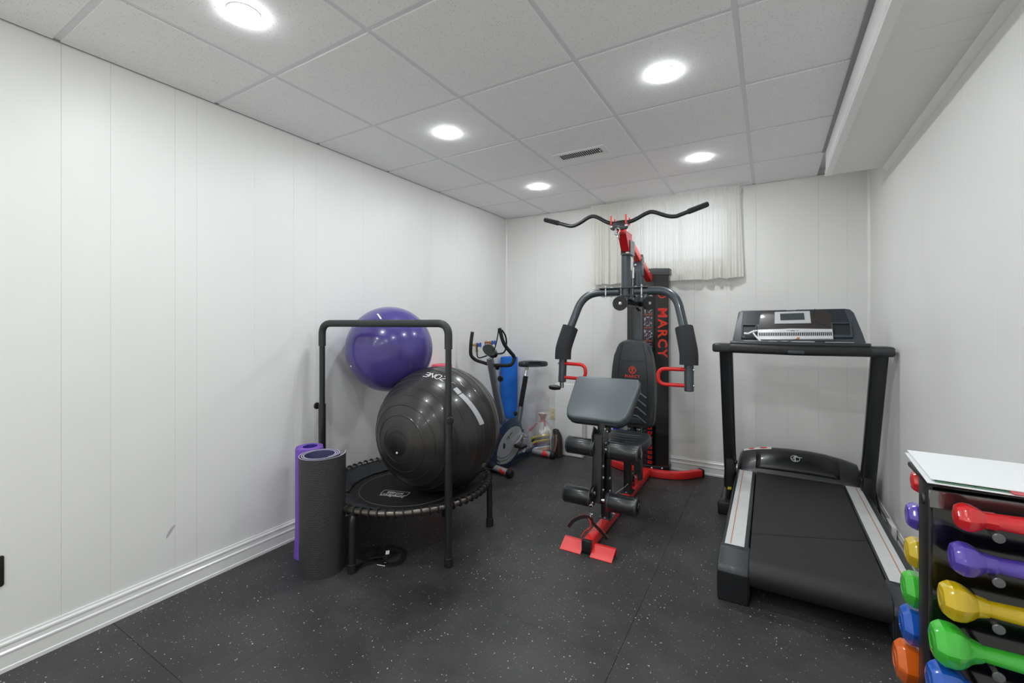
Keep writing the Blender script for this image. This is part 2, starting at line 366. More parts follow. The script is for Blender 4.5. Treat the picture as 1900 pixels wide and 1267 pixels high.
_o = nt.nodes.new('ShaderNodeOutputMaterial'); _t = nt.nodes.new('ShaderNodeBsdfTransparent'); _g = nt.nodes.new('ShaderNodeBsdfGlossy'); _x = nt.nodes.new('ShaderNodeMixShader')
_g.inputs['Roughness'].default_value = .02; _x.inputs[0].default_value = .06; nt.links.new(_t.outputs[0], _x.inputs[1]); nt.links.new(_g.outputs[0], _x.inputs[2]); nt.links.new(_x.outputs[0], _o.inputs[0])
MB().box((WX0+.05, YF+.118, WZ0+.05), (1.76, YF+.122, WZ1-.05)).build('pane', glass_m, wf, smooth=0)
MB().box((1.78, YF+.118, WZ0+.05), (WX1-.05, YF+.122, WZ1-.05)).build('pane', glass_m, wf, smooth=0)
# ---- ceiling vent
vt = thing('ceiling_vent', 'white slotted air register set in a ceiling tile', 'vent', (1.38, 2.735, H))
ventf_m = mat('vent_enamel', (232, 232, 232), .35); dark_m = mat('duct_dark', (14, 14, 15), .8)
v = MB(); z0, z1 = H-.005, H+.001
for a, b in (((1.2, 2.665), (1.56, 2.692)), ((1.2, 2.778), (1.56, 2.805)), ((1.2, 2.692), (1.235, 2.778)), ((1.525, 2.692), (1.56, 2.778))): v.box((a[0], a[1], z0), (b[0], b[1], z1))
v.build('frame', ventf_m, vt, smooth=0)
MB().box((1.235, 2.692, H-.0012), (1.525, 2.778, H-.0008)).build('duct_opening', dark_m, vt, smooth=0)
for k in range(21): x = 1.241+k*.0139; MB().box((-.0013, -.0429, -.0010), (.0013, .0429, .0010), M=T(x, 2.735, H-.0030)).build('slat', ventf_m, vt, smooth=0)
MB().box((1.508, 2.722, H-.009), (1.514, 2.748, H-.004), .001).build('damper_lever', ventf_m, vt)
# ---- recessed LED downlights
led_m = mat('led_lens', (255, 255, 255), .4, emit=((.945, .985, 1.0), LAMP_GLOW))
LIGHTS = [(.815, .876, 'nearest the camera on the left'), (.815, 2.04, 'middle of the left row'), (.815, 3.225, 'at the far end of the left row'), (2.048, 2.04, 'larger of the two in the right row, before the vent'), (2.048, 3.215, 'at the far end of the right row, before the curtain'),
          (2.048, .876, 'in the right row above the camera'), (.815, -.293, 'unseen fill added just behind the camera, left row'), (2.048, -.293, 'unseen fill added just behind the camera, right row'), (.815, -1.46, 'unseen fill added at the rear of the room, left row'), (2.048, -1.46, 'unseen fill added at the rear of the room, right row'), (.815, -2.63, 'unseen fill added far behind the camera, left row'), (2.048, -2.63, 'unseen fill added far behind the camera, right row'), (.815, -3.8, 'unseen fill added at the rear wall, left row'), (2.048, -3.8, 'unseen fill added at the rear wall, right row')]  # rows behind the camera are unseen, added to raise room and ceiling fill
for i, (x, y, w) in enumerate(LIGHTS):
    t = thing('downlight', 'round white LED ceiling downlight, '+w, 'light', (x, y, H), 'ceiling downlights')
    MB().lathe([(.0526, -.001), (.0526, -.0025), (.0545, -.0022), (.0555, -.001), (.0555, .002), (.0526, .002)], (x, y, H), (0, 0, 1), 40, close=True).build('trim_ring', trim_m, t)
    MB().lathe([(.0525, -.001), (.0520, -.0045), (.049, -.0062), (.03, -.0078), (.001, -.0085)], (x, y, H), (0, 0, 1), 40).build('lens', led_m, t)
# ---- curtain
cur = thing('curtain', 'short sheer cream pleated curtain over the basement window', 'curtain', (1.62, 3.98, 1.66))
cm = bpy.data.materials.new('sheer_cream_cloth'); cm.use_nodes = True; MATS['sheer_cream_cloth'] = cm; nt = cm.node_tree; nt.nodes.clear()
_o = nt.nodes.new('ShaderNodeOutputMaterial'); _d = nt.nodes.new('ShaderNodeBsdfDiffuse'); _t = nt.nodes.new('ShaderNodeBsdfTranslucent'); _p = nt.nodes.new('ShaderNodeBsdfTransparent'); _x = nt.nodes.new('ShaderNodeMixShader'); _y = nt.nodes.new('ShaderNodeMixShader')
_d.inputs[0].default_value = (.93, .915, .87, 1); _t.inputs[0].default_value = (.93, .92, .88, 1); _x.inputs[0].default_value = .36; _y.inputs[0].default_value = .06
nt.links.new(_d.outputs[0], _x.inputs[1]); nt.links.new(_t.outputs[0], _x.inputs[2]); nt.links.new(_x.outputs[0], _y.inputs[1]); nt.links.new(_p.outputs[0], _y.inputs[2]); nt.links.new(_y.outputs[0], _o.inputs[0])
random.seed(11)
CX0, CX1, CZ0, CZ1 = .99, 2.25, 1.662, 2.408
n = 520; ph = [0]; 
for k in range(n): ph.append(ph[-1]+.18+.16*math.sin(k*.031)+random.uniform(-.05, .09))
hp = [random.uniform(-.001, .001) for _ in range(n+1)]
zs = [0, .012, .03, .045, .058, .07, .09, .13, .2, .3, .4, .5, .6, .64, .66, .7, .735, .746]
g = []
for z in zs:
    row = []
    for k in range(n+1):
        x = CX0+(CX1-CX0)*k/n; f = min(1, max(0, (z-.05)/.12)); dep = z/.746
        yy = .004*math.sin(k*1.15)*(1-f)+hp[k]*(1-f) + f*(.016*math.sin(ph[k]*.62)+.008*math.sin(ph[k]*1.37+1)+.004*math.sin(k*.9))*(.55+.45*dep)
        xx = x+f*.004*math.sin(ph[k]*.62+.6)
        if k > n-14: xx += .028*dep*((k-(n-14))/14.0)
        zz = CZ1-z-(.006*math.sin(ph[k]*.31)*dep)-.004*dep*math.sin(k*.022)
        row.append((xx, 3.985+yy+.006*math.sin(dep*2.2), zz))
    g.append(row)
MB().sheet(g).build('cloth', cm, cur, smooth=180)
g2 = [[(p[0], p[1]-.0012, p[2]) for p in g[i]] for i in (14, 15, 16, 17)]
MB().sheet(g2).build('hem', cm, cur, smooth=180)
MB().cyl((CX0-.01, 4.008, 2.372), (CX1+.01, 4.008, 2.372), .006, 10).build('rod', trim_m, cur)
for x in (CX0-.004, CX1+.004): MB().box((x-.006, 4.002, 2.362), (x+.006, YF-.0005, 2.384), .001).build('bracket', trim_m, cur)
# ---- outlets
ivory_m = mat('ivory_plastic', (226, 214, 178), .4); slot_m = mat('socket_slot', (20, 18, 16), .7)
def outlet(name, label, M, plate, cover=None):
    t = thing(name, label, 'outlet', M.translation)
    MB().slab(rrect(.07, .115, .008), 0, .005, .002, M).build('cover_plate', plate, t)
    for s in (-1, 1):
        q = MB().slab(rrect(.034, .028, .011), .005, .0065, .0006, M @ T(0, s*.0195, 0)).build('socket', ivory_m, t)
        MB().box((-.009, -.004, .0064), (-.007, .006, .0068), M=M @ T(0, s*.0195, 0)).box((.007, -.004, .0064), (.009, .004, .0068), M=M @ T(0, s*.0195, 0)).box((-.0025, -.011, .0064), (.0025, -.007, .0068), M=M @ T(0, s*.0195, 0)).build('slot', slot_m, q, smooth=0)
    return t
outlet('wall_outlet', 'ivory wall outlet on back wall above the plastic bag', frame((.553, YF, .365), (1, 0, 0), (0, 0, 1), (0, -1, 0)), ivory_m)
ob = outlet('wall_outlet', 'black-rimmed outlet low on left wall at photo edge', frame((0, .412, .375), (0, 1, 0), (0, 0, 1), (1, 0, 0)), mat('smoked_plate', (34, 32, 30), .3))

# ================================================================== EXERCISE BALLS, TRAMPOLINE, MATS
TC = Vector((.52, 2.035, 0)); TR = .49; TZ = .315; TA = R(-22.0)      # rebounder centre, radius, rim height, turn
def tp(r, a, z): return Vector((TC.x+r*math.cos(a), TC.y+r*math.sin(a), z))
tr = thing('mini_trampoline', 'round black fitness trampoline with tall handlebar beside left wall', 'trampoline', (TC.x, TC.y, 0))
gun_m = mat('gunmetal_tube', (104, 98, 92), .28, .85); cord_m = mat('black_bungee', (22, 22, 24), .6); net_m = mat('woven_mat', (24, 23, 23), .7, bump=(900, .3, .001)); skirt_m = mat('padded_skirt', (35, 40, 45), .6, bump=(40, .3, .01))
MB().sweep([tp(TR, 2*PI*k/72, TZ) for k in range(72)], ring(.0165, 12), closed=True).build('rim', gun_m, tr)
MR = .385; MZ = .270
MB().lathe([(.001, .0), (MR*.55, .0005), (MR, .002), (MR, .006), (MR*.55, .0045), (.001, .004)], (TC.x, TC.y, MZ-.002), (0, 0, 1), 64).build('jump_mat', net_m, tr)
st = MB().sweep([tp(.30, 2*PI*k/72, MZ+.0035) for k in range(72)], [(-.0012, -.0006), (.0012, -.0006), (.0012, .0008), (-.0012, .0008)], closed=True); st.build('stitch_line', mat('grey_stitch', (120, 120, 118), .7), tr)
NC = 70
for k in range(NC):           # bungee loops round the rim, down to the mat edge
    a = 2*PI*(k+.3)/NC; e = Vector((math.cos(a), math.sin(a), 0)); tn = Vector((-math.sin(a), math.cos(a), 0))
    c0 = tp(TR, a, TZ); pts = [tp(MR-.004, a, MZ+.006)-tn*.006]
    for j in range(9): b = R(150-j*37); pts.append(c0+e*(math.cos(b)*.0215)+Vector((0, 0, math.sin(b)*.0215))+tn*(-.005+.00125*j))
    pts.append(tp(MR-.004, a, MZ+.002)+tn*.006)
    MB().tube(pts, .0042, 6).build('bungee_cord', cord_m, tr)
# skirt segments (velcro pads lying over the cords), one folded up at the back
for a0, a1, dr in ((-128, -72, 0), (-70, -8, .004), (-6, 62, 0), (64, 100, .003), (150, 228, 0)):
    g = []; na = 26
    for j in range(na+1):
        a = R(a0+(a1-a0)*j/na); row = []
        for q in range(6):
            f = q/5.0; r = .352+dr+(.475-.352)*f; z = MZ+.010+(TZ+.012-MZ)*(f**1.3)*(.80)+.0025*math.sin(a*23+q)
            if q == 5: z -= .004
            row.append(tp(r, a, z))
        g.append(row)
    MB().sheet(g).build('skirt_pad', skirt_m, tr, smooth=180, solid=.006)
g = []
for j in range(17):
    a = R(104+44*j/16); row = []
    for q in range(6): f = q/5.0; row.append(tp(.37+.10*f, a, MZ+.022+.062*math.sin(PI*f*.8)+.008*math.sin(j*.8)))
    g.append(row)
lab(MB().sheet(g).build('skirt_pad', skirt_m, tr, smooth=180, solid=.008), 'skirt pad folded up')
for k in range(6):            # bent legs
    a = TA+k*PI/3
    if k in (0, 4):
        q = 0.505; foot = tp(q, a, 0)
        if k == 4: foot = Vector((.10, 1.72, 0))
        else: foot = Vector((.984, 1.839, 0))
        lg = MB().tube([(foot.x, foot.y, .006), (foot.x, foot.y, .30)], .019, 14).build('leg', satin_m, tr)
        d = (TC-foot).normalized(); MB().box((-.018, -.02, -.03), (.03, .02, .022), .004, M=frame((foot.x+d.x*.012, foot.y+d.y*.012, TZ-.03), (d.x, d.y, 0), (-d.y, d.x, 0), (0, 0, 1))).build('clamp', black_m, lg)
    else:
        p = fillet([tp(TR-.035, a, TZ-.016), tp(TR+.008, a, TZ-.03), tp(TR+.012, a, .006)], .075, 6)
        lg = MB().tube(p, .0185, 14).build('leg', satin_m, tr); foot = tp(TR+.012, a, 0)
    MB().lathe([(.0195, .0), (.0235, .003), (.0235, .045), (.021, .048), (.019, .048)], (foot.x, foot.y, 0), (0, 0, 1), 18).build('rubber_foot', rubber_m, lg)
PL, PRr = Vector((.10, 1.72, 0)), Vector((.984, 1.839, 0)); HZ = 1.292
dd = (PRr-PL).normalized(); up = Vector((0, 0, 1))
MB().tube([PL+up*.30, PL+up*.80], .0215, 16).build('lower_post', satin_m, tr); MB().tube([PRr+up*.30, PRr+up*.80], .0215, 16).build('lower_post', satin_m, tr)
MB().tube([PL+up*.79, PL+up*1.16], .0165, 16).build('upper_post', satin_m, tr); MB().tube([PRr+up*.79, PRr+up*1.16], .0165, 16).build('upper_post', satin_m, tr)
hb = MB().tube(fillet([PL+up*1.155, PL+up*HZ, PRr+up*HZ, PRr+up*1.155], .10, 8), .021, 16).build('handlebar', foam_m if False else mat('handle_foam', (44, 48, 48), .55), tr)
for P0, sd in ((PL, -1), (PRr, 1)):
    kn = MB(); o = dd*sd if sd < 0 else Vector((.75, -.66, 0)); c = P0+up*.785
    kn.cyl(c+o*.02, c+o*.036, .006, 10); kn.build('knob', black_m, tr)
    MB().lathe([(.012, 0), (.02, .003), (.021, .014), (.017, .018), (.004, .019)], c+o*.034, o, 10).build('knob', black_m, tr, smooth=20)
for k in range(7):
    MB().cyl(PRr+Vector((.8*.0163, -.6*.0163, .86+.043*k)), PRr+Vector((.8*.0168, -.6*.0168, .86+.043*k)), .0032, 8).build('adjust_hole', slot_m, tr, smooth=0)
# printed words on the jump mat (read from the wall side)
Mt = frame((.535, 1.868, MZ+.0044), (-.957, -.29, 0), (.29, -.957, 0), (0, 0, 1))
text_mb('JumpSport', .036, Mt, .0003, bold=.0006).build('brand_print', white_m, tr, smooth=0)
Mf = Mt @ T(.0, -.047, 0)
fm = text_mb('FITNESS', .030, Mf, .0003, bold=.0006)
for a, b in (((-.085, -.027), (.085, -.024)), ((-.085, .024), (.085, .027)), ((-.085, -.027), (-.082, .027)), ((.082, -.027), (.085, .027))): fm.box((a[0], a[1], 0), (b[0], b[1], .0003), M=Mf)
fm.build('fitness_print', white_m, tr, smooth=0)
# ---- balls (contact faces flattened against each other)
B1, R1 = Vector((.689, 2.116, .6465)), .375
B2, R2 = Vector((.284, 2.096, 1.122)), .28
def flatten(mb, c, r, planes):
    for i, v_ in enumerate(mb.v):
        for pt, nn in planes:
            d = (v_-pt).dot(nn)
            if d > 0: v_ = v_-nn*d
        mb.v[i] = v_
    return mb
ax = (B2-B1); ds = ax.length; ax.normalize(); cp = B1+ax*(R1-(R1+R2-ds)*.55)
pole = Vector((.0378, -.9977, -.0565)).normalized(); e1 = Vector((-.99928, -.03785, 0)); e2 = Vector((.00214, -.0565, .9984))
def sp(lon, col, r): 
    c, l = R(col), R(lon); return B1+(pole*math.cos(c)+(e1*math.cos(l)+e2*math.sin(l))*math.sin(c))*r
ballk_m = mat('black_ball_pvc', (44, 42, 42), .30, coat=.15, noise=(9, .12))
prof = []; RINGS = [16+9.2*k for k in range(17)]
cols = [.2]+[1.2*k for k in range(2, 150)]
for c in sorted(cols+[q+d for q in RINGS for d in (-.7, -.35, 0, .35, .7)]):
    rr = R1
    for q in RINGS:
        if abs(c-q) < .4: rr = R1+.0022
    if c < 12: rr = R1-.002
    prof.append((rr*math.sin(R(c)), rr*math.cos(R(c))))
b1 = thing('exercise_ball', 'large ribbed black exercise ball resting on the trampoline', 'ball', (B1.x, B1.y, B1.z-R1), 'exercise balls')
mb = MB().lathe(prof[::-1], B1, pole, 96); flatten(mb, B1, R1, [(cp, ax), (Vector((0, 0, MZ+.0035)), Vector((0, 0, -1)))]).build('ball_shell', ballk_m, b1)
bd = MB().lathe([(.0585, .0), (.054, .0022), (.001, .0045)], B1+pole*(R1-.0055), pole, 40); bd.build('pole_cap', mat('black_matte_pvc', (22, 21, 21), .5), b1)
MB().ball(sp(-88, 6.4, R1+.001), .006, 12, 8).build('valve', white_m, b1)
stripe_m = mat('grey_print', (176, 178, 182), .4)
def patch(name, m, lo0, lo1, f0, f1, n=16):
    g = [[sp(lo0+(lo1-lo0)*j/n, c, R1+.0027) for c in (f0(j/n), (f0(j/n)+f1(j/n))/2, f1(j/n))] for j in range(n+1)]
    return MB().sheet(g).build(name, m, b1, smooth=180)
patch('stripe_print', stripe_m, 127.5, 134.5, lambda t: 68.9+.1*t, lambda t: 73.6+.2*t)
patch('stripe_print', stripe_m, 135.4, 168, lambda t: 69+7.2*t, lambda t: 73.9+8.0*t)
def glyph(mb, strokes, lo_c, col_c, w, h, lw, r=None):
    """strokes in unit box, drawn turned by 180 degrees as seen from the camera"""
    for st_ in strokes:
        pts = []
        for (x0, y0), (x1, y1) in zip(st_[:-1], st_[1:]):
            for j in range(5): pts.append((x0+(x1-x0)*j/5, y0+(y1-y0)*j/5))
        pts.append(st_[-1])
        ribbon(mb, [sp(lo_c-(x-.5)*w, col_c-(y-.5)*h+(x-.5)*0, R1+.0022) for x, y in pts], lw, lambda p: p-B1, .0008)
LET = {'Z': [[(0, 1), (1, 1), (0, 0), (1, 0)]], 'O': [[(.0, .15), (0, .85), (.15, 1), (.85, 1), (1, .85), (1, .15), (.85, 0), (.15, 0), (0, .15)]], 'N': [[(0, 0), (0, 1), (1, 0), (1, 1)]], 'E': [[(1, 1), (0, 1), (0, 0), (1, 0)], [(0, .5), (.85, .5)]]}
wm = MB()
for i, ch in enumerate('ZONE'): glyph(wm, LET[ch], 112.5-6.0*i, 71.0-.9*i+1.2, 4.5, 6.4, .0042)
wm.build('word_print', white_m, b1, smooth=0)
gm = MB(); glyph(gm, [[(0, 0), (.8, .0), (1, .5), (.6, 1), (0, 1)]], 122.5, 71.5, 3.5, 7, .0026); gm.build('arrow_print', stripe_m, b1, smooth=0)
gm = MB()
for q in (0, 2.2, 4.4): ribbon(gm, [sp(-154+q*.4, 84+q+j*.6, R1+.0022) for j in range(3)]+[sp(-150+q*.4, 85.5+q, R1+.0022)], .003, lambda p: p-B1)
gm.build('small_print', stripe_m, b1, smooth=0)
b2 = thing('exercise_ball', 'glossy purple exercise ball wedged between wall and black ball', 'ball', (B2.x, B2.y, B2.z-R2), 'exercise balls')
purp_m = mat('purple_ball_pvc', (74, 62, 134), .24, coat=.25, noise=(6, .10), bump=(14, .06, .004))
prof = [(R2*math.sin(R(1.5*k+.2)), R2*math.cos(R(1.5*k+.2))) for k in range(120)]
mb = MB().lathe(prof[::-1], B2, (.2, -.6, .75), 96); flatten(mb, B2, R2, [(cp-ax*.0004, -ax), (Vector((.004, 0, 0)), Vector((-1, 0, 0)))]).build('ball_shell', purp_m, b2)
MB().ball(B2+Vector((-.263, -.900, -.347))*R2, .006, 12, 8).build('valve', white_m, b2)
def on2(*ps):
    out = []
    for (a, b) in zip(ps[:-1], ps[1:]):
        for j in range(6): q = (Vector(a)*(1-j/6)+Vector(b)*(j/6)).normalized(); out.append(B2+q*(R2+.0005))
    return out
gm = MB(); A, Bq, Cq = (.1815, -.5449, .8186), (.40, -.618, .675), (.29, -.695, .657)
ribbon(gm, on2(A, Bq), .009, lambda p: p-B2); ribbon(gm, on2(Bq, Cq), .007, lambda p: p-B2); ribbon(gm, on2(Bq, (.43, -.64, .63), (.40, -.69, .60)), .007, lambda p: p-B2)
gm.build('word_print', white_m, b2, smooth=0)
# ---- rolled mats
def roll_mat(name, label, c, r_out, turns, h, th, m_out, m_in, edge_m, open_tail=0, a0=0, flare=None):
    t = thing(name, label, 'mat', (c[0], c[1], 0))
    pts = []; n = int(turns*40); r_in = r_out-turns*th*1.6
    for k in range(n+1):
        a = a0+2*PI*turns*k/n; rr = r_in+(r_out-r_in)*k/n
        if k > n-30: rr += open_tail*((k-(n-30))/30.0)**2
        pts.append((rr, a))
    for nm, m_, off in (('outer_face', m_out, th*.25), ('inner_face', m_in, -th*.25)):
        vs = []; fs = []; q = len(pts)
        zs_ = [0, .06, .15, .3, .45, h] if h > .5 else [0, h]
        for sgn in (-1, 1):
            for z in zs_:
                fx, fy = (flare(z/h) if flare else (0, 0)); sc = 1+(fx if flare else 0)
                for rr, a in pts:
                    r_ = (rr+off+sgn*th*.25)*sc; vs.append((c[0]+r_*math.cos(a)+fy*math.cos(a0), c[1]+r_*math.sin(a), z))
        m = len(zs_)
        for s_ in range(2):
            for i in range(m-1):
                for k in range(q-1): b_ = s_*m*q+i*q+k; fs.append((b_, b_+1, b_+q+1, b_+q))
        for k in range(q-1):
            fs.append(((m-1)*q+k, (m-1)*q+k+1, m*q+(m-1)*q+k+1, m*q+(m-1)*q+k)); fs.append((k, k+1, m*q+k+1, m*q+k))
        for k in (0, q-1):
            for i in range(m-1): fs.append((i*q+k, (i+1)*q+k, m*q+(i+1)*q+k, m*q+i*q+k))
        MB().add(vs, fs).build(nm, m_, t)
    em = MB(); sc = 1+(flare(1.0)[0] if flare else 0)
    vs = []
    for rr, a in pts:
        for q_, z in ((-.42, h+.0002), (.42, h+.0002)): r_ = (rr+q_*th)*sc; vs.append((c[0]+r_*math.cos(a), c[1]+r_*math.sin(a), z))
    em.add(vs, [(2*k, 2*k+1, 2*k+3, 2*k+2) for k in range(len(pts)-1)]).build('cut_edge', edge_m, t, smooth=0)
    return t
bm_ = mat('black_mat_dimpled', (38, 39, 40), .55)
def dimple(m):
    b = m.node_tree.nodes['Principled BSDF']; tc = N(m, 'ShaderNodeTexCoord'); v = N(m, 'ShaderNodeTexVoronoi'); v.inputs['Scale'].default_value = 110; v.inputs['Randomness'].default_value = .12
    v.voronoi_dimensions = '2D'
    sx = N(m, 'ShaderNodeSeparateXYZ'); L(m, tc.outputs['Object'], sx.inputs[0]); at = N(m, 'ShaderNodeMath'); at.operation = 'ARCTAN2'; L(m, sx.outputs[1], at.inputs[0]); L(m, sx.outputs[0], at.inputs[1])
    ml = N(m, 'ShaderNodeMath'); ml.operation = 'MULTIPLY'; ml.inputs[1].default_value = .104; L(m, at.outputs[0], ml.inputs[0]); ad = N(m, 'ShaderNodeMath'); ad.operation = 'MULTIPLY_ADD'; ad.inputs[1].default_value = .5; L(m, sx.outputs[2], ad.inputs[0]); L(m, ml.outputs[0], ad.inputs[2])
    cb_ = N(m, 'ShaderNodeCombineXYZ'); L(m, ad.outputs[0], cb_.inputs[0]); L(m, sx.outputs[2], cb_.inputs[1])
    L(m, cb_.outputs[0], v.inputs['Vector']); bp = N(m, 'ShaderNodeBump'); bp.invert = True; bp.inputs['Strength'].default_value = .8; bp.inputs['Distance'].default_value = .003; L(m, v.outputs['Distance'], bp.inputs['Height']); L(m, bp.outputs['Normal'], b.inputs['Normal'])
    r = N(m, 'ShaderNodeValToRGB'); r.color_ramp.elements[0].color = (.060, .061, .063, 1); r.color_ramp.elements[1].color = (.010, .010, .011, 1); r.color_ramp.elements[0].position = .2; r.color_ramp.elements[1].position = .6; L(m, v.outputs['Distance'], r.inputs['Fac']); L(m, r.outputs['Color'], b.inputs['Base Color'])
dimple(bm_)
lil_m = mat('violet_mat', (122, 82, 196), .6); slate_m = mat('slate_violet_mat', (76, 72, 112), .65)
roll_mat('yoga_mat', 'rolled black dimpled yoga mat with dark violet inside, standing upright', (.421, 1.474), .104, 3.2, .605, .006, bm_, slate_m, mat('mat_edge_grey', (176, 172, 196), .6), .022, R(-5), lambda f: (.03*(f-.5)-.01, 0))
roll_mat('yoga_mat', 'bright purple rolled yoga mat standing against the left wall', (.226, 1.548), .074, 3.6, .60, .006, lil_m, mat('violet_mat_inside', (64, 44, 150), .6), mat('mat_edge_violet', (164, 122, 226), .6), .004, R(170), lambda f: (.55*max(0, .18-f), 0))
def flatstrap(pts, w, th, up=(0, 0, 1)): return MB().sweep(smoothline(pts, 6), rrect(w, th, th*.4, 2), up)
sp_ = thing('webbing_strap', 'tangled black webbing straps with metal buckle under the trampoline', 'strap', (.62, 1.70, 0))
flatstrap([(.60, 1.52, .004), (.585, 1.60, .006), (.62, 1.68, .012), (.56, 1.74, .03), (.50, 1.70, .016), (.56, 1.64, .022), (.66, 1.70, .03), (.62, 1.80, .02), (.55, 1.82, .008)], .028, .003).build('webbing', cord_m, sp_)
flatstrap([(.50, 1.80, .004), (.58, 1.72, .02), (.68, 1.67, .012), (.74, 1.72, .006), (.70, 1.80, .02), (.62, 1.76, .034), (.58, 1.68, .01)], .03, .003).build('webbing', cord_m, sp_)
MB().sweep(fillet([(.655, 1.648, .006), (.70, 1.66, .006), (.695, 1.678, .012), (.65, 1.666, .012), (.655, 1.648, .006)], .004, 3), ring(.002, 6)).build('buckle', steel_m, sp_)
MB().box((-.012, -.009, -.0006), (.012, .009, .0006), M=T(.665, 1.712, .045) @ RX(R(58)) @ RZ(R(20))).build('care_tag', white_m, sp_, smooth=0)
# ---- foam rollers standing in the corner
def foam_roll(label, c, r, h, m):
    return tag(MB().lathe([(r*.30, 0), (r-.012, 0), (r-.003, .003), (r, .012), (r, h-.012), (r-.003, h-.003), (r-.012, h), (r*.30, h), (r*.29, h-.02), (r*.29, .02)], (c[0], c[1], 0), (0, 0, 1), 40, close=True).build('foam_roller', m, loc=(c[0], c[1], 0)), label, 'foam roller', 'foam rollers')
foam_roll('tall blue foam roller standing in the back left corner', (.105, 3.945), .088, .94, mat('blue_foam', (18, 110, 214), .75, bump=(300, .2, .001)))
foam_roll('pink foam roller behind the black exercise ball', (.098, 2.86), .085, .95, mat('pink_foam', (236, 100, 120), .75))

# ================================================================== HOME GYM (faces the camera, axis x = GX0)
G0 = 1.575
gm_ = thing('home_gym', 'multi-station home gym with red base, black pads and weight tower', 'gym machine', (G0, 3.1, 0))
char_m = mat('charcoal_powder_coat', (66, 74, 81), .32, .25, coat=.3); blk_m = mat('black_powder_coat', (24, 28, 31), .35, coat=.3)
def bolt(parent, p, d, r=.009):
    d = Vector(d).normalized(); return MB().lathe([(r, 0), (r, .003), (r*.8, .005), (r*.4, .0065), (.0005, .007)], p, d, 10).build('bolt', bolt_m, parent)
# base
MB().bar((G0, 2.335, .045), (G0, 3.74, .045), .052, .06, .006).build('base_rail', red_m, gm_)
MB().box((G0-.0275, 2.318, .012), (G0+.0275, 2.345, .0765), .003).build('end_cap', black_m, gm_)
ff = MB()
for s in (-1, 1):      # folded sheet foot, front slope
    x0, x1 = (G0+s*.028, G0+s*.152); y0 = 2.335+s*.0
    vs = [(x0, 2.300, .001), (x1, 2.300, .001), (x1, 2.372, .040), (x0, 2.372, .040), (x0, 2.300, .004), (x1, 2.300, .004), (x1, 2.372, .0435), (x0, 2.372, .0435), (x0, 2.390, .0405), (x1, 2.390, .0405), (x0, 2.390, .0435), (x1, 2.390, .0435), (x0, 2.392, .0), (x1, 2.392, .0), (x0, 2.389, .0), (x1, 2.389, .0)]
    fs = [(4, 5, 6, 7), (0, 3, 2, 1), (0, 1, 5, 4), (7, 6, 11, 10), (3, 8, 9, 2), (10, 11, 13, 12), (8, 14, 15, 9), (0, 4, 7, 3), (1, 2, 6, 5), (3, 7, 10, 8), (2, 9, 11, 6), (8, 10, 12, 14), (9, 15, 13, 11), (14, 12, 13, 15)]
    ff.add(vs, fs)
ff.build('front_foot', red_m, gm_, smooth=0)
rf = fillet([(1.17, 3.93, .034), (1.34, 3.80, .034), (1.575, 3.76, .034), (1.81, 3.80, .034), (1.965, 3.985, .034)], .12, 6)
MB().sweep(rf, rrect(.052, .058, .006, 2)).build('rear_foot', red_m, gm_)
for a, b in ((rf[0], rf[1]), (rf[-1], rf[-2])):
    d = (a-b).normalized(); x, y, z = basis(d); MB().box((-.029, -.032, -.012), (.029, .032, .008), .003, frame(a, x, y, z)).build('foot_cap', black_m, gm_)
# weight tower
TWX, TY = 1.548, 3.80
OUT = [(-.176, .06), (-.078, 0), (.081, 0), (.177, .06), (.177, .135), (-.176, .135)]
tw_m = mat('tower_shroud', (30, 27, 27), .3, coat=.4)
M = T(TWX, TY, 0)
MB().slab([(x, y+.004) for x, y in OUT], .42, 1.715, M=M).build('tower_shroud', tw_m, gm_, smooth=0)
MB().slab([(.086, .004), (.177, .064), (.177, .135), (.06, .135), (.06, .03)], .075, .42, M=M).build('shroud_leg', tw_m, gm_, smooth=0)
MB().slab([(-.176, .064), (-.083, .004), (-.06, .03), (-.06, .135), (-.176, .135)], .075, .42, M=M).build('shroud_leg', tw_m, gm_, smooth=0)
MB().slab([(x*1.05, (y-.085)*1.06+.085) for x, y in OUT], 1.70, 1.757, .004, M=M).build('tower_cap', mat('tower_cap_plastic', (70, 72, 74), .4), gm_)
MB().slab([(x*1.04, (y-.085)*1.04+.085) for x, y in OUT], .045, .085, .003, M=M).build('tower_base', black_m, gm_)
bolt(gm_, (TWX+.13, TY+.025, .066), (.5, -.86, 0)); bolt(gm_, (TWX+.05, TY-.004, .066), (0, -1, 0)); bolt(gm_, (TWX+.02, TY-.005, 1.735), (0, -1, 0), .008)
for k in range(8):
    z = .088+.0415*k; p = MB().box((-.055, .012, z), (.055, .13, z+.038), .002, M, 1).build('weight_plate', black_m, gm_)
    q = MB(); 
    Mq = T(TWX+.032, TY+.0115, z+.02) @ RX(PI/2)
    o_ = rrect(.036, .024, .007, 3); i_ = rrect(.016, .010, .004, 3); n = len(o_)
    q.add([(x, y, 0) for x, y in o_]+[(x, y, 0) for x, y in i_]+[(x, y, .0015) for x, y in o_]+[(x, y, .0015) for x, y in i_], [(2*n+j, 2*n+(j+1) % n, 3*n+(j+1) % n, 3*n+j) for j in range(n)]+[(j, (j+1) % n, 2*n+(j+1) % n, 2*n+j) for j in range(n)]+[(n+j, 3*n+j, 3*n+(j+1) % n, n+(j+1) % n) for j in range(n)], Mq)
    q.build('weight_marker', mat('marker_red', (238, 20, 30), .4), p, smooth=0)
